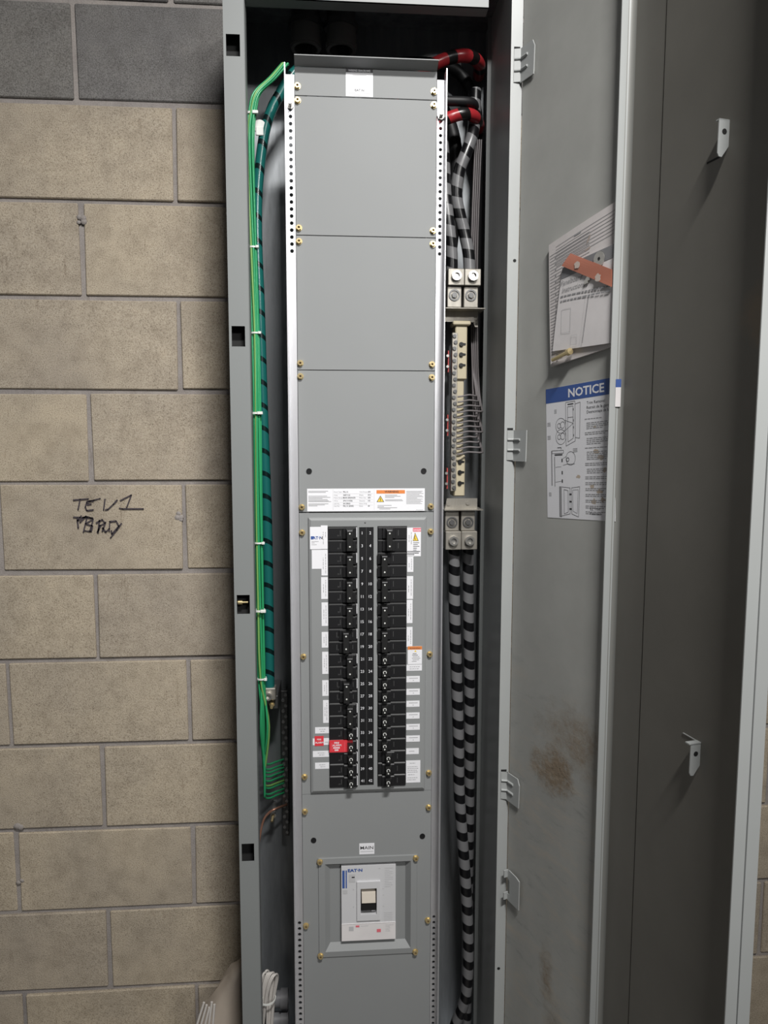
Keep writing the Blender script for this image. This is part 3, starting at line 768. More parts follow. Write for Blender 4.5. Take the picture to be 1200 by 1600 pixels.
    b.build('handle', [M_BLACK2, M_INKG, M_TIE], t)
HL = {0: -.0305, 2: -.0305, 4: -.0312, 6: -.0312, 8: -.0386, 10: -.0312, 12: -.0380, 14: -.0312}
for r_ in range(0, 16, 2): breaker(-1, r_, 2, HL[r_])
for r_ in range(16, 21): breaker(-1, r_, 1, -.0308, r_ == 17)
HR_ = {0: .0470, 2: .0372, 4: .0376, 6: .0376, 8: .0376}
for r_ in range(0, 10, 2): breaker(1, r_, 2, HR_[r_])
for r_ in range(10, 21): breaker(1, r_, 1, .0392 if r_ < 18 else .0466)

# ------------------------------------------------------------------ lower cover with the main breaker
mc = thing('main_breaker_cover', 'large grey lower cover panel with a recessed frame for the main breaker', 'cover panel')
FX0, FX1, FZ0, FZ1 = -0.0975, 0.1080, 0.4835, 0.7018
LZ0 = BZ0 + 0.06
b = MB(); b.grid([CX0, FX0 + .004, FX1 - .004, CX1], [LZ0, FZ0 + .004, FZ1 - .004, 0.8394], {(1, 1)}, CF, CB); b.build('plate', M_COVER, mc)
for z in (0.8033, 0.5550): screw(mc, SXL, z); screw(mc, SXR, z)
for x in (-0.1064, 0.1184):
    b = MB(); b.ring((x, CF, 0.7410), (x, CF - .0015, 0.7410), .0056, .0036, 14); b.cyl((x, CF, .7410), (x, CF - .0008, .7410), .0037, None, 12); b.build('plug', M_BLACK, mc)
def rim(b, a, ya, c, yc):
    for k in range(4):
        l = (k + 1) % 4
        b.add([(a[k][0], ya, a[k][1]), (a[l][0], ya, a[l][1]), (c[l][0], yc, c[l][1]), (c[k][0], yc, c[k][1])], [(0, 1, 2, 3)])
def rc(x0, x1, z0, z1): return [(x0, z0), (x1, z0), (x1, z1), (x0, z1)]
b = MB()
q0 = rc(FX0, FX1, FZ0, FZ1); q1 = rc(FX0 + .0008, FX1 - .0008, FZ0 + .0008, FZ1 - .0008); q2 = rc(FX0 + .0135, FX1 - .0135, FZ0 + .0125, FZ1 - .0125)
q3 = rc(FX0 + .0240, FX1 - .0240, FZ0 + .0255, FZ1 - .0215); q4 = rc(-0.0510, 0.0640, 0.5160, 0.6826)
rim(b, q0, CF, q1, CF - .0028); rim(b, q1, CF - .0028, q2, CF - .0034); rim(b, q2, CF - .0034, q3, CF + .0085); rim(b, q3, CF + .0085, q4, CF + .0085)
b.build('breaker_frame', M_COVER, mc)
for x, z in ((-0.0940, .6955), (.1045, .6955), (-0.0940, .4885), (.1045, .4875)): screw(mc, x, z, CF - .003)
s = MB(); y = CF - .0005; s.prism(rc(-0.0126, 0.0186, 0.7062, 0.7299), y, CF + .0001, 0)
s.text('MAIN', 0.003, .7170, y - .0002, .0100, 1, 'C', 0, 1.15, .008); s.rect(-.0105, .0165, .7115, .7128, y - .0002, 2)
o = s.build('main_sticker', [M_WHITE, M_INK, M_INKL], mc)

mb = thing('main_circuit_breaker', 'light grey moulded main breaker with toggle and blue logo bar in the lower cover', 'circuit breaker', (0.0065, -0.2, 0.6))
ox, oy, oz = -0.0065, .2, -.6
MX0, MX1, MZ0, MZ1 = -0.0500, 0.0630, 0.5175, 0.6816
MF = -0.2460
b = MB(); b.grid([MX0 + ox, -0.0102 + ox, 0.0232 + ox, MX1 + ox], [MZ0 + oz, 0.5750 + oz, 0.6330 + oz, MZ1 + oz], {(1, 1)}, MF + oy, -.205 + oy)
b.prism(rc(MX0 + ox, MX1 + ox, MZ0 + oz, 0.5550 + oz), MF - .0012 + oy, MF + oy, 1)
b.build('body', [M_BREAKER, M_PAPER2], mb)
b = MB()
b.grid([-0.0180 + ox, -0.0102 + ox, 0.0232 + ox, 0.0305 + ox], [0.5625 + oz, 0.5750 + oz, 0.6330 + oz, 0.6480 + oz], {(1, 1)}, MF - .0035 + oy, MF + oy)
b.build('toggle_surround', M_BREAKER, mb)
b = MB(); b.box(-0.0102 + ox, 0.0232 + ox, -.231 + oy, -.229 + oy, .575 + oz, .633 + oz); b.build('toggle_well', M_BLACK, mb)
b = MB()
b.add([(-.0088 + ox, -.231 + oy, .604 + oz), (.0218 + ox, -.231 + oy, .604 + oz), (.0218 + ox, -.231 + oy, .624 + oz), (-.0088 + ox, -.231 + oy, .624 + oz),
       (-.0078 + ox, -.252 + oy, .603 + oz), (.0208 + ox, -.252 + oy, .603 + oz), (.0208 + ox, -.248 + oy, .622 + oz), (-.0078 + ox, -.248 + oy, .622 + oz)],
      [(4,5,6,7), (0,1,5,4), (1,2,6,5), (2,3,7,6), (3,0,4,7)])
b.build('toggle', M_TOGGLE, mb)
b = MB(); b.cbox(-.0088 + ox, .0218 + ox, -.249 + oy, -.231 + oy, .584 + oz, .6025 + oz, .001); b.build('toggle_base', M_BLACK, mb)
s = MB(); y = MF - .0005 + oy
def rr(x0, x1, z0, z1, m, yy=y): s.rect(x0 + ox, x1 + ox, z0 + oz, z1 + oz, yy, m)
rr(-.0480, -.0430, .6340, .6730, 0); rr(-.0410, -.0385, .6340, .6730, 0)
s.text('EAT\u00b7N', -.0365 + ox, .6695 + oz, y - .0001, .0088, 0, 'L', 0, 1.25, .04)
rr(-.0470, -.0375, .6215, .6300, 2); rr(-.0345, -.0215, .6465, .6640, 3); rr(-.0285, -.0225, .6560, .6585, 2)
for k, w in enumerate((.018, .010, .017, .017, .012, .017, .017, .008, .015, .017, .012)): rr(.0400, .0400 + w, .6745 - .0041*k, .6752 - .0041*k, 2)
for k in range(5): rr(.0385, .0385 + .018, .5760 - .004*k, .5767 - .004*k, 2)
rr(.0275, .031, .674, .6755, 2)
for z in (.6290, .6150, .5905): rr(.0355, .0390, z, z + .001, 2)
for z in (.6290, .5905): rr(-.0260, -.0240, z, z + .003, 2)
yy = MF - .0017 + oy
rr(-.0345, -.0250, .5400, .5495, 2, yy); rr(-.0205, -.0130, .5475, .5515, 1, yy); rr(.0235, .0320, .5345, .5415, 1, yy)
for k in range(5): rr(.0415, .0415 + (.017, .009, .010, .009, .010)[k], .5495 - .0034*k, .5501 - .0034*k, 2, yy)
rr(-.010, .006, .5495, .5501, 2, yy); rr(-.0480, .061, .5545, .5550, 2, yy)
rr(.0130, .0215, .5765, .5825, 4, -.2400 + oy)
s.build('face_print', [M_BLUE, M_PINK, M_INKL, M_INKL, M_WHITE], mb)

# ------------------------------------------------------------------ mounting rails beside the covers
def rail(side, label):
    t = thing('mounting_rail', label, 'rail', (0, 0, 0))
    if side < 0: x0, x1, hx, lx0, lx1 = -0.1452, -0.1298, -0.1372, -0.1465, -0.1449
    else: x0, x1, hx, lx0, lx1 = 0.1370, 0.1520, 0.1438, 0.1505, 0.1521
    y0, y1 = -0.2445, -0.2425
    zt = 2.2300
    b = MB()
    HZ = [2.1690 - 0.01275*k for k in range(21)]; HZ2 = [0.5608 - 0.01275*k for k in range(36)]
    HZ2 = [z for z in HZ2 if z > LZ0 + 0.01]
    allz = sorted(HZ + HZ2); c = 0.0058; r = 0.0036 if side < 0 else 0.0033
    spans = []; prev = LZ0
    for z in allz:
        if z - c > prev + 1e-5: b.box(x0, x1, y0, y1, prev, z - c)
        N = 12; ring = [(hx + r*math.cos(2*math.pi*k/N), z + r*math.sin(2*math.pi*k/N)) for k in range(N)]
        sq = []
        for k in range(N):
            a = 2*math.pi*k/N; dx, dz = math.cos(a), math.sin(a)
            sc = 1/max(abs(dx)/1.0, abs(dz)/1.0)
            px = dx*sc; pz = dz*sc
            sq.append((hx + (px*(x1 - hx) if px > 0 else px*(hx - x0)), z + pz*c))
        # 12 directions hit the corners only at 45 degrees, so add the corners
        for yy, rev in ((y0, False), (y1, True)):
            for k in range(N):
                l = (k + 1) % N
                f = [ring[k], sq[k]]
                a0, a1 = 360*k/N, 360*(k + 1)/N
                for ca, cx_, cz_ in ((45, x1, z + c), (135, x0, z + c), (225, x0, z - c), (315, x1, z - c)):
                    if a0 < ca < a1: f.append((cx_, cz_))
                f += [sq[l], ring[l]]
                vs = [(p[0], yy, p[1]) for p in f]
                b.add(vs, [tuple(range(len(vs)))[::(-1 if rev else 1)]])
        for k in range(N):
            l = (k + 1) % N
            b.add([(ring[k][0], y0, ring[k][1]), (ring[l][0], y0, ring[l][1]), (ring[l][0], y1, ring[l][1]), (ring[k][0], y1, ring[k][1])], [(0, 1, 2, 3)])
        prev = z + c
    b.box(x0, x1, y0, y1, prev, zt)
    b.build('perforated_face', M_RAIL, t)
    b = MB(); b.prof([(lx0, -.268), (lx1, -.268), (lx1, -.2425), (lx0, -.2425)], LZ0, zt + .010); b.build('outer_lip', M_RAIL, t)
    b = MB(); zb = 2.1745 if side < 0 else 2.1640
    b.cyl((hx, y0, zb), (hx, y0 - .005, zb), .0068, None, 6, 0, sm=False); b.cyl((hx, y0 - .005, zb), (hx, y0 - .017, zb + .001), .0035, None, 12); b.build('bolt', M_STEEL, t)
    b = MB(); b.box(x0 + (0.0 if side < 0 else .013), x1 - (.013 if side < 0 else 0), y1, -.19, LZ0, zt - .02); b.build('inner_return', M_RAIL, t)
    return t
rail(-1, 'perforated galvanised rail on the green wire side of the covers')
rail(1, 'perforated galvanised rail on the striped cable side of the covers')
# chassis that carries the covers and breakers
ch = MB(); ch.box(-0.1150, 0.1220, -0.110, -0.100, LZ0, 2.18)
ch.box(-0.1150, -0.1100, -0.2430, -0.110, LZ0, 2.18); ch.box(0.1170, 0.1220, -0.2430, -0.110, LZ0, 2.18)
tag(ch.build('breaker_chassis', M_DSTEEL), 'dark steel chassis standing behind the cover panels', 'chassis')

# ------------------------------------------------------------------ cables on the right of the covers
def cable(name, label, pts, r, m, cat='cable', group=None, n=14, sub=6):
    b = MB(); b.tube(pts, r, n, 0, sub)
    return tag(b.build(name, m), label, cat, group)
Gc = 'striped feeder cables in the box'
cable('red_cable', 'red and black striped cable arching behind the top cover lip', [(0.06, -.16, 2.235), (0.105, -.15, 2.282), (0.147, -.14, 2.310), (0.175, -.14, 2.322), (0.203, -.14, 2.3275), (0.228, -.125, 2.3310), (0.246, -.095, 2.332), (0.252, -.055, 2.331)], .0125, M_REDC, group=Gc)
cable('red_cable', 'red and black striped cable below the black one beside the right rail', [(0.125, -.16, 2.165), (0.16, -.145, 2.198), (0.181, -.14, 2.2095), (0.207, -.14, 2.2165), (0.230, -.125, 2.2185), (0.247, -.09, 2.218), (0.252, -.055, 2.217)], .0118, M_REDC, group=Gc)
cable('black_cable', 'plain black cable between the two red striped cables', [(0.13, -.15, 2.239), (0.167, -.14, 2.2400), (0.2194, -.135, 2.2412), (0.236, -.10, 2.247), (0.243, -.05, 2.265)], .0095, M_BLACKS, group=Gc)
cable('grey_cable', 'grey and black striped cable entering the left socket of the upper lug', [(0.150, -.10, 2.275), (0.163, -.115, 2.200), (0.170, -.12, 2.13), (0.1735, -.125, 2.06), (0.1800, -.13, 2.00), (0.1860, -.13, 1.945), (0.1868, -.13, 1.893)], .0122, M_GREYC, group=Gc)
cable('grey_cable', 'grey and black striped cable entering the right socket of the upper lug', [(0.2390, -.09, 2.285), (0.2360, -.10, 2.225), (0.2290, -.115, 2.185), (0.2152, -.12, 2.1469), (0.2015, -.12, 2.1120), (0.1960, -.12, 2.0650), (0.2030, -.12, 2.0280), (0.2135, -.12, 1.990), (0.2225, -.125, 1.945), (0.2250, -.13, 1.893)], .0126, M_GREYC, group=Gc)
cable('grey_cable', 'grey and black striped cable running down from the left socket of the lower lug', [(0.1971, -.13, 1.335), (0.2000, -.13, 1.1947), (0.2058, -.13, 1.0512), (0.2118, -.13, .905), (0.2146, -.13, .7861), (0.2217, -.135, .6804), (0.2310, -.14, .5577), (0.2370, -.145, .4332), (0.2370, -.145, .3388), (0.2310, -.14, .2757), (0.2138, -.13, .2131), (0.19, -.12, .12)], .0128, M_GREYC, group=Gc, sub=10)
cable('grey_cable', 'grey and black striped cable running down from the right socket of the lower lug', [(0.2310, -.115, 1.335), (0.2340, -.112, 1.1894), (0.2385, -.11, 1.0439), (0.2420, -.105, .8956), (0.2440, -.10, .7445), (0.2450, -.095, .5904), (0.2460, -.09, .4332), (0.2460, -.09, .192), (0.2460, -.09, .10)], .0125, M_GREYC, group=Gc, sub=10)

cable('black_cable', 'thick black cable hugging the box side behind the red striped cables', [(0.06, -.06, 2.345), (0.14, -.058, 2.350), (0.205, -.062, 2.335), (0.2420, -.062, 2.275), (0.2520, -.055, 2.200), (0.2540, -.050, 2.10), (0.2540, -.048, 2.00), (0.2540, -.048, 1.90), (0.2540, -.048, 1.70)], .0125, M_BLACKS, group=Gc)
cable('black_cable', 'thick black cable passing behind the grey cables above the upper lug', [(0.02, -.055, 2.290), (0.10, -.052, 2.300), (0.165, -.050, 2.275), (0.2020, -.050, 2.200), (0.2060, -.050, 2.08), (0.1950, -.050, 1.96), (0.1800, -.050, 1.85), (0.160, -.06, 1.72)], .0145, M_BLACKS, group=Gc)
cable('black_cable', 'thick black cable rising beside the right rail behind the grey cables', [(0.02, -.085, 2.240), (0.09, -.085, 2.235), (0.145, -.082, 2.190), (0.1660, -.080, 2.11), (0.1640, -.080, 2.00), (0.150, -.085, 1.90), (0.13, -.09, 1.80)], .0135, M_BLACKS, group=Gc)
# terminal lugs
def lug(label, zs_plain, zs_ring, z0, z1, up):
    zc = (z0 + z1)/2
    t = thing('terminal_lug', label, 'terminal lug', (0.21, -.13, zc))
    ox, oy, oz = -.21, .13, -zc
    zm = (zs_plain + zs_ring)/2
    for xa, xb in ((0.1735, 0.2070), (0.2076, 0.2412)):
        b = MB()
        lo, hi = (min(z0, z1), max(z0, z1))
        if up:
            b.cbox(xa + ox, xb + ox, -.165 + oy, -.115 + oy, zm + oz, hi + oz, .0012)
            b.cbox(xa + ox, xb - .004 + ox, -.157 + oy, -.115 + oy, lo + oz, zm - .0005 + oz, .0012)
        else:
            b.cbox(xa + ox, xb + ox, -.165 + oy, -.115 + oy, lo + oz, zm + oz, .0012)
            b.cbox(xa + ox, xb - .004 + ox, -.157 + oy, -.115 + oy, zm + .0005 + oz, hi + oz, .0012)
        b.build('lug_body', M_ALU, t)
        xm = (xa + xb)/2
        b = MB(); b.ring((xm + ox, -.165 + oy, zs_ring + oz), (xm + ox, -.1725 + oy, zs_ring + oz), .0100, .0058, 18); b.cyl((xm + ox, -.165 + oy, zs_ring + oz), (xm + ox, -.168 + oy, zs_ring + oz), .0058, None, 6, 0)
        b.build('set_screw', M_STEEL, t)
        b = MB(); b.ring((xm - .002 + ox, -.157 + oy, zs_plain + oz), (xm - .002 + ox, -.1590 + oy, zs_plain + oz), .0118, .0085, 18, 0); b.cyl((xm - .002 + ox, -.157 + oy, zs_plain + oz), (xm - .002 + ox, -.1610 + oy, zs_plain + oz), .0062, None, 6, 0, sm=False)
        b.build('mounting_screw', M_DSTEEL, t)
    return t
lug('aluminium twin lug below the red and grey upper cables', 1.8545, 1.8910, 1.8300, 1.9060, True)
lug('aluminium twin lug clamping the tops of the long lower cables', 1.3860, 1.3480, 1.3280, 1.4130, False)
# neutral bar
nb = thing('neutral_bar', 'ivory neutral bar with a metal terminal strip and black screws between the two lugs', 'terminal bar', (0.2, -.13, 1.61))
def nbp(b, name, m): o = b.build(name, m, nb); o.location = (-.2, .13, -1.61); return o
b = MB(); b.box(0.1700, 0.2520, -.160, -.1585, 1.8275, 1.8290); b.box(0.1700, 0.2520, -.1585, -.034, 1.8275, 1.8290); b.prism([(0.172, 1.8275), (0.244, 1.8275), (0.244, 1.7960), (0.238, 1.7960), (0.234, 1.8060), (0.172, 1.8060)], -.125, -.123)
nbp(b, 'upper_bracket', M_ALU)
b = MB(); b.prism([(0.1740, 1.4130), (0.2430, 1.4130), (0.2430, 1.4360), (0.1780, 1.4360)], -.150, -.148); b.box(0.1700, 0.2520, -.170, -.034, 1.4120, 1.4138); b.cyl((.1815, -.150, 1.4245), (.1815, -.152, 1.4245), .0042, None, 12); b.cyl((.2225, -.150, 1.426), (.2225, -.152, 1.426), .0042, None, 12)
nbp(b, 'lower_bracket', M_ALU)
b = MB(); b.cbox(0.1945, 0.2130, -.140, -.10, 1.440, 1.795, .0012); b.cbox(0.1930, 0.2180, -.146, -.10, 1.685, 1.7955, .002); b.cbox(0.1920, 0.2165, -.146, -.10, 1.440, 1.5280, .002); b.cbox(.1870, .2240, -.152, -.11, 1.7955, 1.8040, .002)
nbp(b, 'insulator', M_IVORY)
b = MB(); b.cbox(0.1845, 0.1960, -.158, -.140, 1.452, 1.779, .0008)
nbp(b, 'terminal_strip', M_ALU)
SM = MB(); SM.cyl((0, 0, 0), (0, -.003, 0), .0042, .0038, 10); SM.box(-.0035, .0035, -.0034, -.003, -.0006, .0006)
sm_me = bpy.data.meshes.new('terminal_screw'); sm_me.from_pydata(SM.v, [], SM.f); sm_me.materials.append(M_DSTEEL)
for k in range(26):
    o = link('terminal_screw', sm_me, nb, (0.1903 - .2 + (.0012 if k % 2 else -.0012), -.158 + .13, 1.772 - .0125*k - 1.61)); o.rotation_euler = (0, random.uniform(0, 3), 0)
for z in (1.757, 1.736, 1.714, 1.513, 1.491, 1.468):
    b = MB(); b.cyl((.2055, -.146, z), (.2055, -.150, z), .0050, .0042, 10); b.prism([(.2055, z - .0025), (.2150, z - .001), (.2150, z + .002), (.2055, z + .0035)], -.1475, -.146)
    nbp(b, 'black_screw', M_BLACK)
for z in (1.722, 1.590, 1.478):
    b = MB(); b.box(.1780, .1802, -.145, -.13, z - .022, z + .022); b.build('red_clip', M_REDB, nb).location = (-.2, .13, -1.61)
    for dz in (-.011, .011):
        b = MB(); b.cyl((.1768, -.145, z + dz), (.1768, -.150, z + dz), .0030, None, 8); nbp(b, 'clip_screw', M_STEEL)
# grey neutral wires
for k in range(12):
    z = 1.648 - .0108*k; xo = .2420 + .0042*(k % 4); yo = -.0043*(k//4)
    cable('neutral_wire', 'thin grey wire looping from the neutral bar up the box side', [(.1965, -.1605, z), (.206, -.1620, z + .0012), (.222, -.155, z + .0045), (xo - .004, -.140 + yo, z + .0035), (xo + .003, -.112 + yo, z + .010), (xo + .001, -.088 + yo, z + .06), (xo - .004, -.078 + yo, 1.80), (xo - .006, -.076 + yo, 1.95), (xo - .003, -.075 + yo, 2.10), (xo, -.074 + yo, 2.19)], .0019, M_NEUT, 'wire', 'grey wires on the neutral bar', 7, 5)

# ------------------------------------------------------------------ left side: ground wires, teal cable, ground bar
cable('teal_cable', 'thick teal cable with dark bands hanging beside the green wires', [(-.11, -.13, 2.305), (-.1320, -.135, 2.288), (-.1500, -.14, 2.2620), (-.1647, -.14, 2.2383), (-.1789, -.14, 2.2136), (-.1935, -.14, 2.1707), (-.2046, -.14, 2.1031), (-.2107, -.14, 2.0413), (-.2121, -.14, 1.9541), (-.209, -.14, 1.8278), (-.2057, -.14, 1.621), (-.201, -.14, 1.4083), (-.2, -.14, 1.2033), (-.2005, -.14, 1.028)], .0105, M_TEAL, sub=8)
GC = [(-.1500, -.17, 2.285), (-.1743, -.18, 2.2528), (-.2027, -.19, 2.2204), (-.2120, -.19, 2.1886), (-.2175, -.19, 2.1379), (-.2180, -.185, 2.0371), (-.2165, -.18, 1.8924), (-.2145, -.18, 1.7694), (-.2130, -.185, 1.6127), (-.2135, -.185, 1.4134), (-.2140, -.18, 1.2153), (-.2140, -.175, 1.0666)]
ENDZ = (.8352, .8231, .8155, .8064, .7958, .7851, .779, .7653, .7561)
for k, ze in enumerate(ENDZ):
    a = 2*math.pi*k/8.0
    rad = .0062 if k else 0.0
    ph = random.uniform(-.4, .4)
    pts = []
    for j, (x, y, z) in enumerate(GC):
        aa = a + ph + .25*math.sin(j*1.3 + k)
        pts.append((x + rad*math.cos(aa), y + rad*math.sin(aa)*1.1, z + .35*rad*math.sin(aa)*(1 if j < 4 else 0)))
    sp = k - 4
    pts.append((-.2145 + .0008*sp + (.012 if k in (2, 5) else 0), -.16 + .003*sp, .95))
    pts += [(-.2190 + .0004*k, -.128, ze + .040), (-.2165, -.118, ze + .016), (-.2080, -.100, ze + .004), (-.1950, -.082, ze + .0005), (-.1780, -.068, ze)]
    yg = k == 5
    cable('ground_wire', 'yellow-green wire among the green ground wires bending into the ground bar' if yg else 'thin green ground wire in the bundle bending into the ground bar', pts, .0023, M_YG if yg else M_GREEN, 'wire', 'green ground wires', 8, 5)
for i_, z in enumerate((1.935, 1.770, 1.350, 1.062)):
    lab = ('white nylon tie round the green wires, second below the round mount', 'white nylon tie round the green wires, third below the round mount', 'white nylon tie round the green wires beside the teal cable middle', 'white nylon tie round the green wires just above the ground lug')[i_]
    b = MB(); c = min(GC, key=lambda p: abs(p[2] - z)); b.ring((c[0], c[1], z - .0016), (c[0], c[1], z + .0016), .0105, .0092, 14)
    b.cbox(c[0] + .006, c[0] + .012, c[1] - .0115, c[1] - .006, z - .0025, z + .0025, .0006)
    tag(b.build('cable_tie', M_TIE), lab, 'cable tie')
def tie_mount(z, label, big):
    t = thing('tie_mount', label, 'cable mount', (-.232, -.19, z))
    b = MB(); b.cbox(-.0045, .0005, -.014, .014, -.014, .014, .0015); b.cbox(-.001, .006, -.006, .006, -.008, .008, .001); b.build('adhesive_base', M_TIE, t)
    b = MB(); b.ring((.0175, .003, -.002), (.0175, .003, .002), .0115, .0098, 14); b.cbox(.020, .031, -.010, -.004, -.003, .003, .0008); b.build('strap', M_TIE, t)
    if big:
        b = MB(); b.cyl((.029, .045, -.006), (.029, .040, -.006), .0125, None, 18); b.cbox(.0215, .0365, .038, .042, -.024, -.008, .001); b.build('saddle', M_TIE, t)
tie_mount(2.182, 'white nylon wire mount near the top of the green wires', True)
tie_mount(1.612, 'white nylon wire mount halfway down the green wires', False)
tie_mount(1.210, 'white nylon wire mount beside the slot with the brass bolt', False)
# ground lug
t = thing('ground_lug', 'aluminium ground lug at the foot of the teal cable', 'terminal lug', (-.2005, -.14, 1.01))
b = MB(); b.cbox(-.0150, .0135, -.014, .012, -.0040, .022, .0015); b.build('lug_body', M_ALU, t)
b = MB(); b.ring((-.002, -.014, .006), (-.002, -.022, .006), .0085, .0048, 16); b.cyl((-.002, -.014, .006), (-.002, -.017, .006), .0048, None, 6); b.build('set_screw', M_STEEL, t)
b = MB(); b.cbox(-.010, .017, .004, .106, -.030, -.001, .001); b.build('foot', M_DSTEEL, t)
b = MB(); b.cyl((.0045, .004, -.017), (.0045, -.006, -.017), .0060, None, 6, sm=False); b.cyl((.0045, -.006, -.017), (.0045, -.015, -.020), .0032, None, 10); b.build('bolt', M_BRASS, t)
# ground bar
t = thing('ground_bar', 'dark metal ground bar with two rows of screws receiving the green wires', 'terminal bar', (-.175, -.06, .82))
b = MB(); b.cbox(-.0075, .0075, -.007, .007, -.170, .175, .001); b.build('bar', M_DSTEEL, t)
for z in (-.15, .15):
    b = MB(); b.box(-.006, .006, .007, .027, z - .008, z + .008); b.build('standoff', M_DSTEEL, t)
SM2 = MB(); SM2.cyl((0, 0, 0), (0, -.0032, 0), .0040, .0036, 10); SM2.box(-.0033, .0033, -.0036, -.0032, -.0006, .0006)
sm2 = bpy.data.meshes.new('terminal_screw'); sm2.from_pydata(SM2.v, [], SM2.f); sm2.materials.append(plain('worn_screw', (0.40, 0.40, 0.40), 0.4, 0.8))
for k in range(27):
    o = link('terminal_screw', sm2, t, (-.0028 if k % 2 else .0030, -.007, .166 - .0125*k)); o.rotation_euler = (0, random.uniform(0, 3), 0)
cable('copper_wire', 'bare copper bonding wire curving from the ground bar towards the box side', [(-.172, -.072, .7290), (-.196, -.10, .7342), (-.2120, -.10, .7240), (-.2240, -.10, .7037), (-.2330, -.10, .6586), (-.2400, -.09, .60), (-.2440, -.06, .50)], .0026, M_COPPER, 'wire', n=10)
t = thing('bonding_screw', 'brass bonding screw with its clamp under the copper wire', 'screw', (-.202, -.085, .712))
b = MB(); b.ring((0, 0, 0), (0, -.003, 0), .0068, .0035, 14); b.box(-.004, .004, 0, .052, -.004, .004); b.build('washer', M_STEEL, t)
b = MB(); b.cyl((0, 0, 0), (-.002, -.014, -.008), .0034, .0030, 10); b.build('shank', M_BRASS, t)

# ------------------------------------------------------------------ conduits at top and bottom
def bushing(x, label):
    t = thing('conduit_bushing', label, 'conduit', (x, -.095, 2.35))
    b = MB(); b.ring((0, 0, 0), (0, 0, .040), .0300, .0235, 28); b.ring((0, 0, .004), (0, 0, .012), .0318, .0300, 28); b.build('bushing', M_BUSH, t)
    b = MB(); b.ring((0, 0, .040), (0, 0, .052), .0355, .0235, 8, 0, False); b.build('locknut', M_DSTEEL, t)
    b = MB(); b.ring((0, 0, .052), (0, 0, .082), .0290, .0235, 28); b.build('conduit_end', M_DSTEEL, t)
bushing(-.1122, 'black conduit bushing at the box top on the green wire side')
bushing(-.0405, 'black conduit bushing at the box top nearer the red cables')
for (x, lab, dx) in ((-.1122, 'black cable dropping out of the conduit bushing on the green wire side', -.010), (-.0405, 'black cable bending sideways out of the conduit bushing nearer the red cables', .06)):
    cable('black_cable', lab, [(x, -.095, 2.428), (x + .002, -.095, 2.36), (x + dx*.3, -.110, 2.30), (x + dx, -.150, 2.22), (x + dx, -.160, 2.10)], .0120, M_BLACKS, group='black cables from the top conduits')
for (x, y, z, lab) in ((-.205, -.10, .275, 'grey plastic conduit stub behind the white wire bundle, upper one'), (-.205, -.10, .222, 'grey plastic conduit stub behind the white wire bundle, lower one')):
    t = thing('conduit_stub', lab, 'conduit', (-.2555, y, z))
    b = MB(); b.cyl((.0, 0, 0), (.066, 0, 0), .0175, None, 22); b.build('pipe', M_PVC, t)
    b = MB(); b.ring((.066, 0, 0), (.083, 0, 0), .0215, .014, 22); b.build('end_bushing', M_PVC, t)
# bundle of off-white wires at the bottom
for k in range(7):
    dx = .004*k; dy = random.uniform(-.006, .006)
    cable('coiled_wire', 'thin off-white wire in the tied hank beside the conduit stubs', [(-.2290 + .25*dx, -.165 + dy, .27), (-.2275 + .5*dx, -.175 + dy, .33), (-.2270 + .85*dx, -.178 + dy, .375), (-.2190 + .95*dx, -.172 + dy, .400 - .0012*k), (-.2120 + .9*dx, -.160 + dy, .378), (-.2140 + .6*dx, -.158 + dy, .320), (-.2180 + .4*dx, -.155 + dy, .20), (-.2190 + .4*dx, -.15 + dy, .12)], .0024, M_OFFW, 'wire', 'off-white wires in the tied hank', 8, 6)
b = MB(); b.ring((-.2140, -.168, .3310), (-.2140, -.168, .3350), .0195, .0180, 18); b.cbox(-.2300, -.2210, -.192, -.184, .334, .352, .001)
tag(b.build('cable_tie', M_TIE), 'white tie with square head holding the off-white wire hank', 'cable tie')

# ------------------------------------------------------------------ open trim: two leaves, hinged on the right box flange
PX, PY = 0.2935, -0.2625
TA, DA = R(12.0), R(22.9)
DRZ = DA - math.pi/2
TZ0, TZ1 = FLOOR + .02, 2.47
trim = thing('panel_trim', 'tall grey sheet-metal trim swung open on clips at the box flange', 'panel trim', (PX, PY, 0), DRZ); tag(trim, kind='thing')
th = .0018
# leaf next to the box; local x runs away from the hinge, -y is the inside
b = MB(); b.box(.002, .2690, 0, th, TZ0, TZ1); b.box(.002, .0038, th, .020, TZ0, TZ1)
door = b.build('hinged_leaf', M_DOOR, trim)
door['label'] = 'grey inner leaf with mud stains and scratches'
# outer leaf: flange standing proud at the joint, rounded into the face; own frame turned by TA - DA
TS = .2700
outer = bpy.data.objects.new('outer_leaf_frame', None)
bpy.data.objects.remove(outer)
ta = TA - DA
def ol(x, y):            # outer leaf coordinates to trim coordinates
    return (TS + x*math.cos(ta) - y*math.sin(ta), .0045 + x*math.sin(ta) + y*math.cos(ta))
def oprof(pts, z0, z1, b, m=0, sm=False): return b.prof([ol(x, y) for x, y in pts], z0, z1, m, sm)
b = MB()
for pts in ([(-th, -.0205), (0, -.0205), (0, -.0080), (-th, -.0080)], [(-th, -.0080), (0, -.0080), (.0030, th), (-th, th)]):
    oprof(pts, TZ0, TZ1, b)
fil = [ol(.009 + .009*math.cos(R(a)), -.009 + .009*math.sin(R(a))) for a in range(180, 89, -10)]
nf_ = len(fil)
b.add([(*p, TZ0) for p in fil] + [(*p, TZ1) for p in fil], [(k, k + 1, nf_ + k + 1, nf_ + k) for k in range(nf_ - 1)], 1, True)
jf = b.build('joint_flange', [M_FLANGE_LIT, M_FILLET_SHADE], trim)
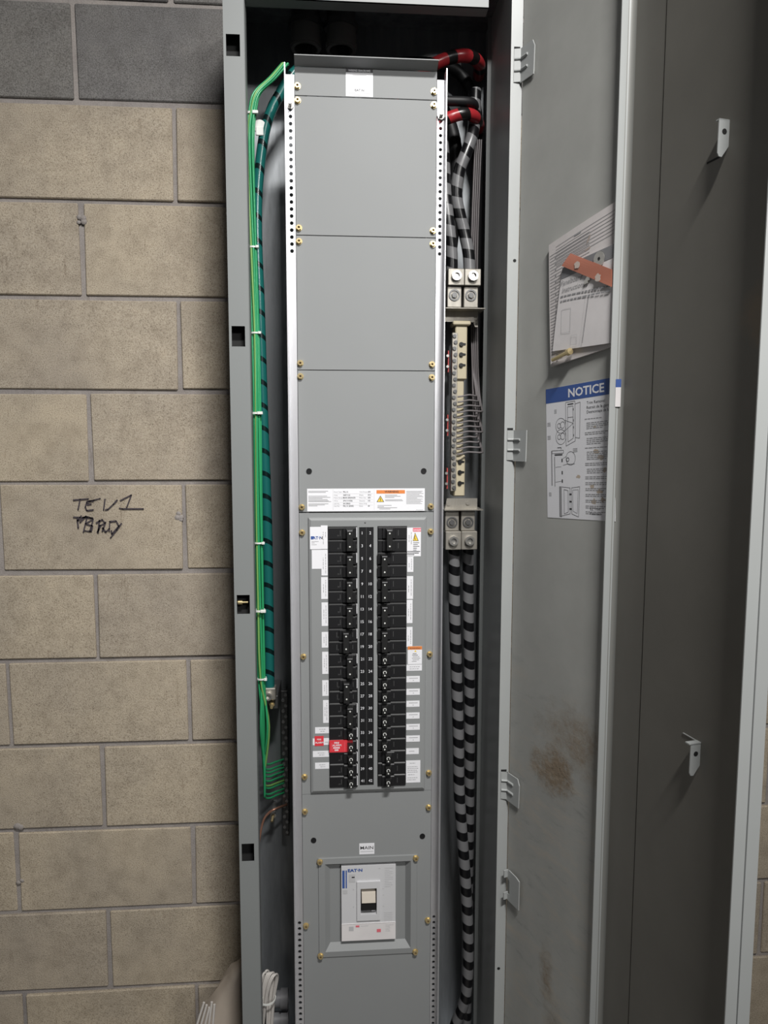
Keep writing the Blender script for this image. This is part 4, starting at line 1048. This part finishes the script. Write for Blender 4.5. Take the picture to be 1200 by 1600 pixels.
b = MB(); oprof([(.0825, -.0010), (.3220, -.0010), (.3220, th), (.0825, th)], TZ0, TZ1, b); oprof([(.0790, .0010), (.0825, .0010), (.0825, th), (.0790, th)], TZ0, TZ1, b); oprof([(.0090, 0), (.0790, 0), (.0790, th), (.0090, th)], TZ0, TZ1, b)
oleaf = b.build('outer_leaf', M_STILE_SHADE, trim)
b = MB(); oprof([(.3220, -.033), (.3236, -.033), (.3250, -.0170), (.3220, -.0170)], TZ0, TZ1, b); oprof([(.3220, -.0165), (.3265, -.0160), (.3275, th), (.3220, th)], TZ0, TZ1, b)
b.build('edge_flange', M_FLANGE_LIT, trim)
def clip(zt, up):
    b = MB(); s0 = .2190
    pts = [(0, 0), (.0170, 0), (.0175, -.042), (.0155, -.046), (.0110, -.0465), (.0005, -.032)]
    n = len(pts)
    P = [(*ol(s0, -a), zt + c) for a, c in pts]; Q = [(*ol(s0 - .0015, -a), zt + c) for a, c in pts]
    b.add(P + Q, [tuple(range(n))[::-1], tuple(range(n, 2*n))] + [((k + 1) % n, k, n + k, n + (k + 1) % n) for k in range(n)])
    if up: oprof([(s0 - .006, -.0015), (s0, -.0015), (s0, -.017), (s0 - .006, -.017)], zt - .0012, zt + .0003, b)
    else:
        oprof([(s0 - .036, -.0010), (s0, -.0010), (s0, -.0025), (s0 - .036, -.0025)], zt - .0006, zt + .0006, b)
        oprof([(s0 - .008, -.001), (s0 + .0006, -.001), (s0 + .0006, -.0205), (s0 - .008, -.0205)], zt - .0008, zt + .0010, b)
    c0 = ol(s0 + .0001, -.0085); c1 = ol(s0 + .0003, -.0085)
    b.cyl((*c0, zt - .0150), (*c1, zt - .0150), .0036, None, 14, 1)
    return b.build('latch_clip', [M_FLANGE_LIT, M_DARK], oleaf)
clip(1.9680, True); clip(1.1390, False)
# thin dark strip on the face under the upper clip
b = MB(); oprof([(.180, -.0014), (.204, -.0014), (.204, -.0010), (.180, -.0010)], 1.9270, 1.9295, b); b.build('clip_dark_strip', M_DARK, oleaf)
# scrap of the notice folded on to the joint flange, and a bare patch low down
b = MB()
def fl_quad(n0, n1, z0, z1, m, e):
    p = [ol(e - .0010, -n1), ol(e + .0025, -n0)]
    b.add([(*p[0], z0), (*p[1], z0), (*p[1], z1), (*p[0], z1)], [(0, 1, 2, 3)], m)
fl_quad(.0030, .0105, 1.6130, 1.6440, 0, .0018); fl_quad(.0030, .0105, 1.6440, 1.6570, 1, .0018)
o = b.build('notice_scrap', [M_PAPER2, M_BLUE], jf); o['label'] = 'scrap of the blue and white notice left on the flange'
def hinge(z0, z1, kind):
    b = MB(); h = z1 - z0
    c, n = math.cos(-DRZ), math.sin(-DRZ)
    def wl(x, y): # world to leaf local
        x -= PX; y -= PY; return (x*c - y*n, x*n + y*c)
    if kind == 'clip':
        pts = [(.004, z0 + .012), (.004, z0), (.012, z0 - .001), (.044, z0 - .002), (.0445, z1 - .004), (.034, z1), (.010, z1 + .002), (.004, z1 - .006), (.004, z1 - .016), (.013, z1 - .020), (.013, z0 + .014)]
        b.prism([(x + .006, z) for x, z in pts], -.0075, -.0055)
        b.box(.010, .0125, -.016, -.0055, z0 + .001, z0 + .016); b.box(.010, .0125, -.016, -.0055, z1 - .014, z1 + .001)
        b.box(.020, .040, -.0055, 0, z0 + .02, z0 + .03)
    else:
        cut = .012 if kind == 'top' else .0
        b.prism([(.0, z0), (.0395, z0), (.0410, z1 - cut), (.0410 - cut*.5, z1), (.0, z1)], -.0050, -.0030)
        b.box(.006, .036, -.0030, 0, z0 + .006, z1 - .014)
        a0 = wl(.2775, -.2630); a1 = wl(.2925, -.2665); a2 = wl(.2925, -.2640); a3 = wl(.2775, -.2616)
        b.prof([a0, a1, (.004, -.0050), (.004, -.0030), a2, a3], z0 + .002, z1)
        for f in (.36, .70):
            z = z0 + h*f
            b.tube([(*wl(.2785, -.2640), z), (*wl(.2905, -.2672), z), (.006, -.0056, z), (.022, -.0056, z)], .0024, 8, 0, 3)
        q0 = wl(.2775, -.2620); q1 = wl(.2890, -.2620)
        b.add([(q0[0], q0[1], z1), (q1[0], q1[1], z1), (q1[0], q1[1], z1 + .0045), (q0[0], q0[1], z1 + .0045)], [(0, 1, 2, 3)], 1)
    return b.build('hinge_clip', [M_FLANGE_LIT, M_DARK], door)
hinge(2.2205, 2.2810, 'top'); hinge(1.5180, 1.5780, 'mid'); hinge(.8235, .8830, 'top'); hinge(.6150, .6780, 'clip')
# notice label
s = MB(); ang = R(3.2); ca_, sa_ = math.cos(ang), math.sin(ang)
NX, NZ = .0895, 1.6515      # top left corner on the door
NW, NH = .1700, .2350
def nf(x, z): return (NX + x*ca_ + z*sa_*1.0 if False else NX + x*ca_ - z*sa_, NZ + x*sa_ + z*ca_)
class NS:      # draws in label coordinates: x right, z down negative
    pass
tmp = MB(); Y0 = -.0005; Y1 = -.0007
tmp.prism([(0, 0), (NW, 0), (NW, -NH), (0, -NH)], Y0, .0, 0)
tmp.rect(0, NW, -.0262, 0, Y1, 1)
tmp.text('NOTICE', .104, -.0205, Y1 - .0002, .0205, 0, 'C', 0, 1.18, .025)
tmp.text('Trim Removal', .1060, -.0375, Y1, .0072, 2, 'L', 0, 1.05); tmp.text('Retrait de la garn', .1060, -.0455, Y1, .0072, 2, 'L', 0, 1.05); tmp.text('Desmontaje de la', .1060, -.0530, Y1, .0072, 2, 'L', 0, 1.05)
z = -.0625; g = 0
for n_ in (1, 4, 2, 4, 1, 5, 2, 3, 2, 2, 2, 2, 2, 2, 2):
    ind = .004 if n_ > 2 else 0
    for k in range(n_):
        p = .1010 + ind; e = .1010 + ind + (.062 if k < n_ - 1 else random.uniform(.035, .062))
        while p < e - .004:
            q_ = min(e, p + random.uniform(.004, .010)); tmp.rect(p, q_, z - .0007, z + .0007, Y1, 3); p = q_ + .0014
        z -= .0031
    z -= .0038
tmp.text('EZ Trim', .1120, -.2180, Y1, .0068, 2, 'L', 0, 1.05); tmp.text('Patented', .1120, -.2260, Y1, .0068, 2, 'L', 0, 1.05)
def pl(pts, w=.0007, m=2, close=True):
    for p, q_ in zip(pts, pts[1:] + (pts[:1] if close else [])): tmp.line(p, q_, w, Y1, m)
# drawing 1: box with open door
pl([(.053, -.029), (.077, -.029), (.077, -.098), (.053, -.106)]); pl([(.058, -.037), (.072, -.037), (.072, -.093), (.058, -.099)]); tmp.rect(.058, .073, -.034, -.032, Y1, 2)
pl([(.077, -.034), (.090, -.032), (.088, -.094), (.077, -.092)]); pl([(.058, -.056), (.072, -.056)], close=False)
for zc in (-.041, -.060, -.072, -.086): tmp.rect(.0715, .0735, zc - .004, zc, Y1, 2)
tmp.circ(.0395, -.069, .0135, .0007, Y1, 2); tmp.circ(.0395, -.089, .0135, .0007, Y1, 2)
for zc in (-.069, -.089):
    tmp.circ(.0350, zc, .0045, .0009, Y1, 2, 10); tmp.circ(.0445, zc + .001, .0060, .0008, Y1, 2, 10)
pl([(.050, -.060), (.072, -.067), (.050, -.079)], .0006, 2, False)
for zc in (-.040, -.062, -.086):
    for k in range(3): tmp.rect(.0225 if zc == -.040 else .003, .0290 if zc == -.040 else .012, zc - .0026*k - .0005, zc - .0026*k + .0005, Y1, 3)
# drawing 2
pl([(.015, -.113), (.046, -.113), (.046, -.118), (.015, -.118)]); tmp.rect(.022, .043, -.122, -.1195, Y1, 2); pl([(.014, -.113), (.014, -.176)], .0016, 2, False); pl([(.022, -.124), (.022, -.178)], .0012, 2, False); pl([(.024, -.170), (.041, -.168)], .0005, 2, False); pl([(.024, -.143), (.040, -.142)], .0005, 2, False)
for zc in (-.128, -.150, -.165): tmp.rect(.0405, .0435, zc - .006, zc, Y1, 2)
tmp.circ(.0645, -.128, .0120, .0007, Y1, 2); pl([(.044, -.128), (.054, -.124)], .0006, 2, False); pl([(.044, -.140), (.055, -.138), (.075, -.138)], .0006, 2, False); pl([(.030, -.108), (.040, -.108), (.040, -.111)], .0012, 2, False)
tmp.circ(.0570, -.130, .0035, .0012, Y1, 2, 8)
for k in range(3): tmp.rect(.071, .082, -.112 - .0026*k, -.111 - .0026*k, Y1, 3)
# drawing 3: open like a book
pl([(.034, -.178), (.062, -.180), (.062, -.226), (.034, -.232)]); tmp.poly([(.034, -.232), (.040, -.233), (.040, -.180), (.034, -.178)][::1], Y1, 3); pl([(.046, -.183), (.057, -.185), (.057, -.223), (.046, -.227)]); pl([(.066, -.180), (.087, -.178), (.083, -.231), (.066, -.226)]); pl([(.069, -.184), (.083, -.183), (.080, -.225), (.069, -.221)], .0005)
for zc in (-.190, -.203, -.216): tmp.rect(.0600, .0660, zc - .003, zc, Y1, 2)
for k in range(3): tmp.rect(.005, .012, -.190 - .0026*k, -.189 - .0026*k, Y1, 3)
# stains on the print
for (x, z_, r_) in ((.125, -.077, .004), (.128, -.118, .007), (.138, -.128, .008), (.118, -.178, .006), (.135, -.186, .007), (.122, -.203, .007), (.142, -.200, .006), (.083, -.160, .005), (.148, -.150, .006)):
    n_ = 11; tmp.poly([(x + r_*random.uniform(.5, 1.25)*math.cos(2*math.pi*k/n_), z_ + .8*r_*random.uniform(.4, 1.2)*math.sin(2*math.pi*k/n_)) for k in range(n_)], Y1 + .0001, 4)
tmp.v = [(NX + x*ca_ - z*sa_, y, NZ + x*sa_ + z*ca_) for (x, y, z) in tmp.v]
o = tmp.build('notice_label', [M_WHITE, M_BLUE, M_INK, M_INKG, plain('mud_stain', (0.50, 0.42, 0.34), .8)], door)
o['label'] = 'white notice label with blue heading and line drawings'

# ------------------------------------------------------------------ papers and key hanging on the door
def on_door(b, name, mats, label, cat): return tag(b.build(name, mats, None, (PX, PY, 0), DRZ), label, cat)
def warp(P, u, v, off, wav):
    a = Vector(P[0])*(1 - u)*(1 - v) + Vector(P[1])*u*(1 - v) + Vector(P[2])*u*v + Vector(P[3])*(1 - u)*v
    return (a.x, -(off + wav*(.5 + .5*math.sin(3.0*u + 2.2*v)) ), a.y)
def sheet(b, P, off, wav, thick, n=10, m=0):
    vs = []
    for k in (0, 1):
        for i in range(n + 1):
            for j in range(n + 1):
                x, y, z = warp(P, i/n, j/n, off, wav); vs.append((x, y + thick*k, z))
    N = (n + 1)**2; fs = []
    I = lambda i, j: i*(n + 1) + j
    for i in range(n):
        for j in range(n):
            fs.append((I(i, j), I(i, j + 1), I(i + 1, j + 1), I(i + 1, j)))
            fs.append((N + I(i + 1, j), N + I(i + 1, j + 1), N + I(i, j + 1), N + I(i, j)))
    edge = [I(i, 0) for i in range(n + 1)] + [I(n, j) for j in range(1, n + 1)] + [I(i, n) for i in range(n - 1, -1, -1)] + [I(0, j) for j in range(n - 1, 0, -1)]
    for a, c in zip(edge, edge[1:] + edge[:1]): fs.append((a, c, N + c, N + a))
    b.add(vs, fs, m, False)
PA = [(.0965, 1.9055), (.2655, 1.9370), (.2655, 1.7110), (.1110, 1.6905)]
b = MB(); sheet(b, PA, .0055, .0035, .0050)
def wline(P, off, wav, u0, v0, u1, v1, w, m, e=.0004, n=6):
    for k in range(n):
        a = warp(P, u0 + (u1 - u0)*k/n, v0 + (v1 - v0)*k/n, off + e, wav); c = warp(P, u0 + (u1 - u0)*(k + 1)/n, v0 + (v1 - v0)*(k + 1)/n, off + e, wav)
        b.add([(a[0], a[1], a[2] - w/2), (c[0], c[1], c[2] - w/2), (c[0], c[1], c[2] + w/2), (a[0], a[1], a[2] + w/2)], [(0, 1, 2, 3)], m)
for k in range(7): wline(PA, .0055, .0035, .12, .055 + .026*k, 1.0, .055 + .026*k, .0008, 1)
for k in range(36):
    v = .10 + .0245*k; wline(PA, .0055, .0035, .02, v, .20 if v > .25 else .62, v, .0009, 1, n=3)
    if k % 2: wline(PA, .0055, .0035, .10, v + .012, .125, v + .012, .0016, 1, n=1)
for k in range(22): wline(PA, .0055, .0035, .86, .42 + .024*k, .98, .42 + .024*k, .0008, 1, n=2)
wline(PA, .0055, .0035, .40, .06, .50, .06, .003, 1, n=2)
wline(PA, .0055, .0035, .58, .17, .63, .13, .006, 3, n=2); wline(PA, .0055, .0035, .56, .22, .63, .215, .003, 3, n=2)
on_door(b, 'schedule_papers', [M_PAPER, M_INKG, M_INKL, plain('brown_mark', (.42, .35, .31), .7)], 'sheaf of lined white schedule papers hanging on the inside of the door', 'papers')
PBk = [(.1395, 1.8580), (.2640, 1.8690), (.2640, 1.7150), (.1195, 1.7165)]
b = MB(); sheet(b, PBk, .0100, .0025, .0010)
for k in range(6): wline(PBk, .0100, .0025, .0, .02 + .022*k, 1.0, .02 + .022*k - .01, .0036, 2, n=6)
for (tx, x, z, sz_, rt) in (('Panelboard', .1380, 1.8265, .0120, 2.0), ('Instructions', .1420, 1.8140, .0120, 1.5)):
    b.text(tx, x, z, -.0129, sz_, 1, 'L', rt, .98, .0, .25)
for zl, w in ((1.8075, 1), (1.7995, 1)):
    p = .138
    while p < .257:
        q_ = p + random.uniform(.004, .011); b.rect(p, q_, zl - .0013 - (p - .143)*.02, zl + .0013 - (p - .143)*.02, -.0129, 1); p = q_ + .002
wline(PBk, .0100, .0025, .52, .42, .46, .98, .0012, 2, n=5)
b.line((.2080, 1.797), (.1960, 1.722), .0011, -.0130, 2)
for (x0, x1, z0, z1) in ((.142, .165, 1.745, 1.785), (.168, .182, 1.722, 1.738)):
    for p, q_ in (((x0, z0), (x1, z0)), ((x1, z0), (x1, z1)), ((x1, z1), (x0, z1)), ((x0, z1), (x0, z0))): b.line(p, q_, .0006, -.0130, 3)
on_door(b, 'instruction_booklet', [M_PAPER2, M_INKG, M_PVC, M_INKL], 'white instruction booklet with grey heading band in front of the lined papers', 'booklet')
PT = [(.1640, 1.8756), (.2620, 1.8290), (.2620, 1.8020), (.1430, 1.8590)]
b = MB(); sheet(b, PT, .0150, .0015, .0006, 6)
for x, z_ in ((.1820, 1.8518), (.2330, 1.8213)):
    n_ = 12; b.poly([(x + .0075*random.uniform(.6, 1.15)*math.cos(2*math.pi*k/n_), z_ + .0075*random.uniform(.6, 1.15)*math.sin(2*math.pi*k/n_)) for k in range(n_)], -.0170, 1)
on_door(b, 'tape_strip', [M_TAPE, plain('pale_torn_patch', (.60, .50, .44), .7)], 'strip of translucent orange tape holding a key on the booklet', 'tape')
b = MB(); kx, kz = .2310, 1.8520
b.ring((kx, -.0135, kz), (kx, -.0148, kz), .0120, .0032, 20); d = Vector((.2003 - kx, 1.8198 - kz)).normalized(); e = Vector((-d.y, d.x))
pts = [(kx + d.x*.010 + e.x*.004, kz + d.y*.010 + e.y*.004), (kx + d.x*.043 + e.x*.0035, kz + d.y*.043 + e.y*.0035), (kx + d.x*.048, kz + d.y*.048), (kx + d.x*.043 - e.x*.0035, kz + d.y*.043 - e.y*.0035), (kx + d.x*.010 - e.x*.004, kz + d.y*.010 - e.y*.004)]
b.prism(pts, -.0148, -.0135, 0)
for k in range(4):
    c = .020 + .006*k; b.prism([(kx + d.x*c + e.x*.003, kz + d.y*c + e.y*.003), (kx + d.x*(c + .003) + e.x*.006, kz + d.y*(c + .003) + e.y*.006), (kx + d.x*(c + .005) + e.x*.003, kz + d.y*(c + .005) + e.y*.003)], -.0148, -.0135, 0)
on_door(b, 'key', [M_STEEL], 'small metal key taped across the booklet under the orange tape', 'key')
b = MB(); b.cyl((.1207, -.0130, 1.7010), (.1640, -.0165, 1.7095), .0030, .0034, 12, 0); b.cyl((.1640, -.0165, 1.7095), (.1715, -.0170, 1.7110), .0058, .0058, 14, 0)
on_door(b, 'brass_screw', [M_BRASS], 'brass screw lying in the lower fold of the papers', 'screw')

# ------------------------------------------------------------------ sack and loose wires on the floor side, bottom left
b = MB()
NU, NV = 18, 20; vs = []
for i in range(NV + 1):
    v = i/NV; z = FLOOR + .31*v
    for j in range(NU):
        a = 2*math.pi*j/NU
        rx = .070*(1 - .80*max(0, v - .35)**1.3/(.65**1.3)) + .004*math.sin(5*a + 7*v) + .003*math.sin(9*a - 11*v)
        ry = .060*(1 - .60*max(0, v - .35)**1.3/(.65**1.3)) + .003*math.sin(4*a + 9*v)
        vs.append((-.340 + .055*v**2 + rx*math.cos(a), -.085 + ry*math.sin(a), z))
fs = [(i*NU + j, i*NU + (j + 1) % NU, (i + 1)*NU + (j + 1) % NU, (i + 1)*NU + j) for i in range(NV) for j in range(NU)]
fs.append(tuple(range(NU))[::-1]); fs.append(tuple(range(NV*NU, NV*NU + NU)))
b.add(vs, fs, 0, True)
tag(b.build('paper_sack', M_SACK), 'crumpled beige sack standing between the block wall and the box', 'sack')
for k in range(5):
    x1 = -.3440 + .0045*k; tilt = .05 + .012*k
    cable('loose_wire', 'stiff off-white wire leaning in front of the beige sack', [(x1 - .10 + .018*k, -.215, FLOOR + .003), (x1 - .055 + .010*k, -.212, .16), (x1 - .022 + .005*k, -.208, .29), (x1 + .001*k, -.205, .362 - .006*(k % 3))], .0026, M_OFFW, 'wire', 'off-white wires by the sack', 8, 5)
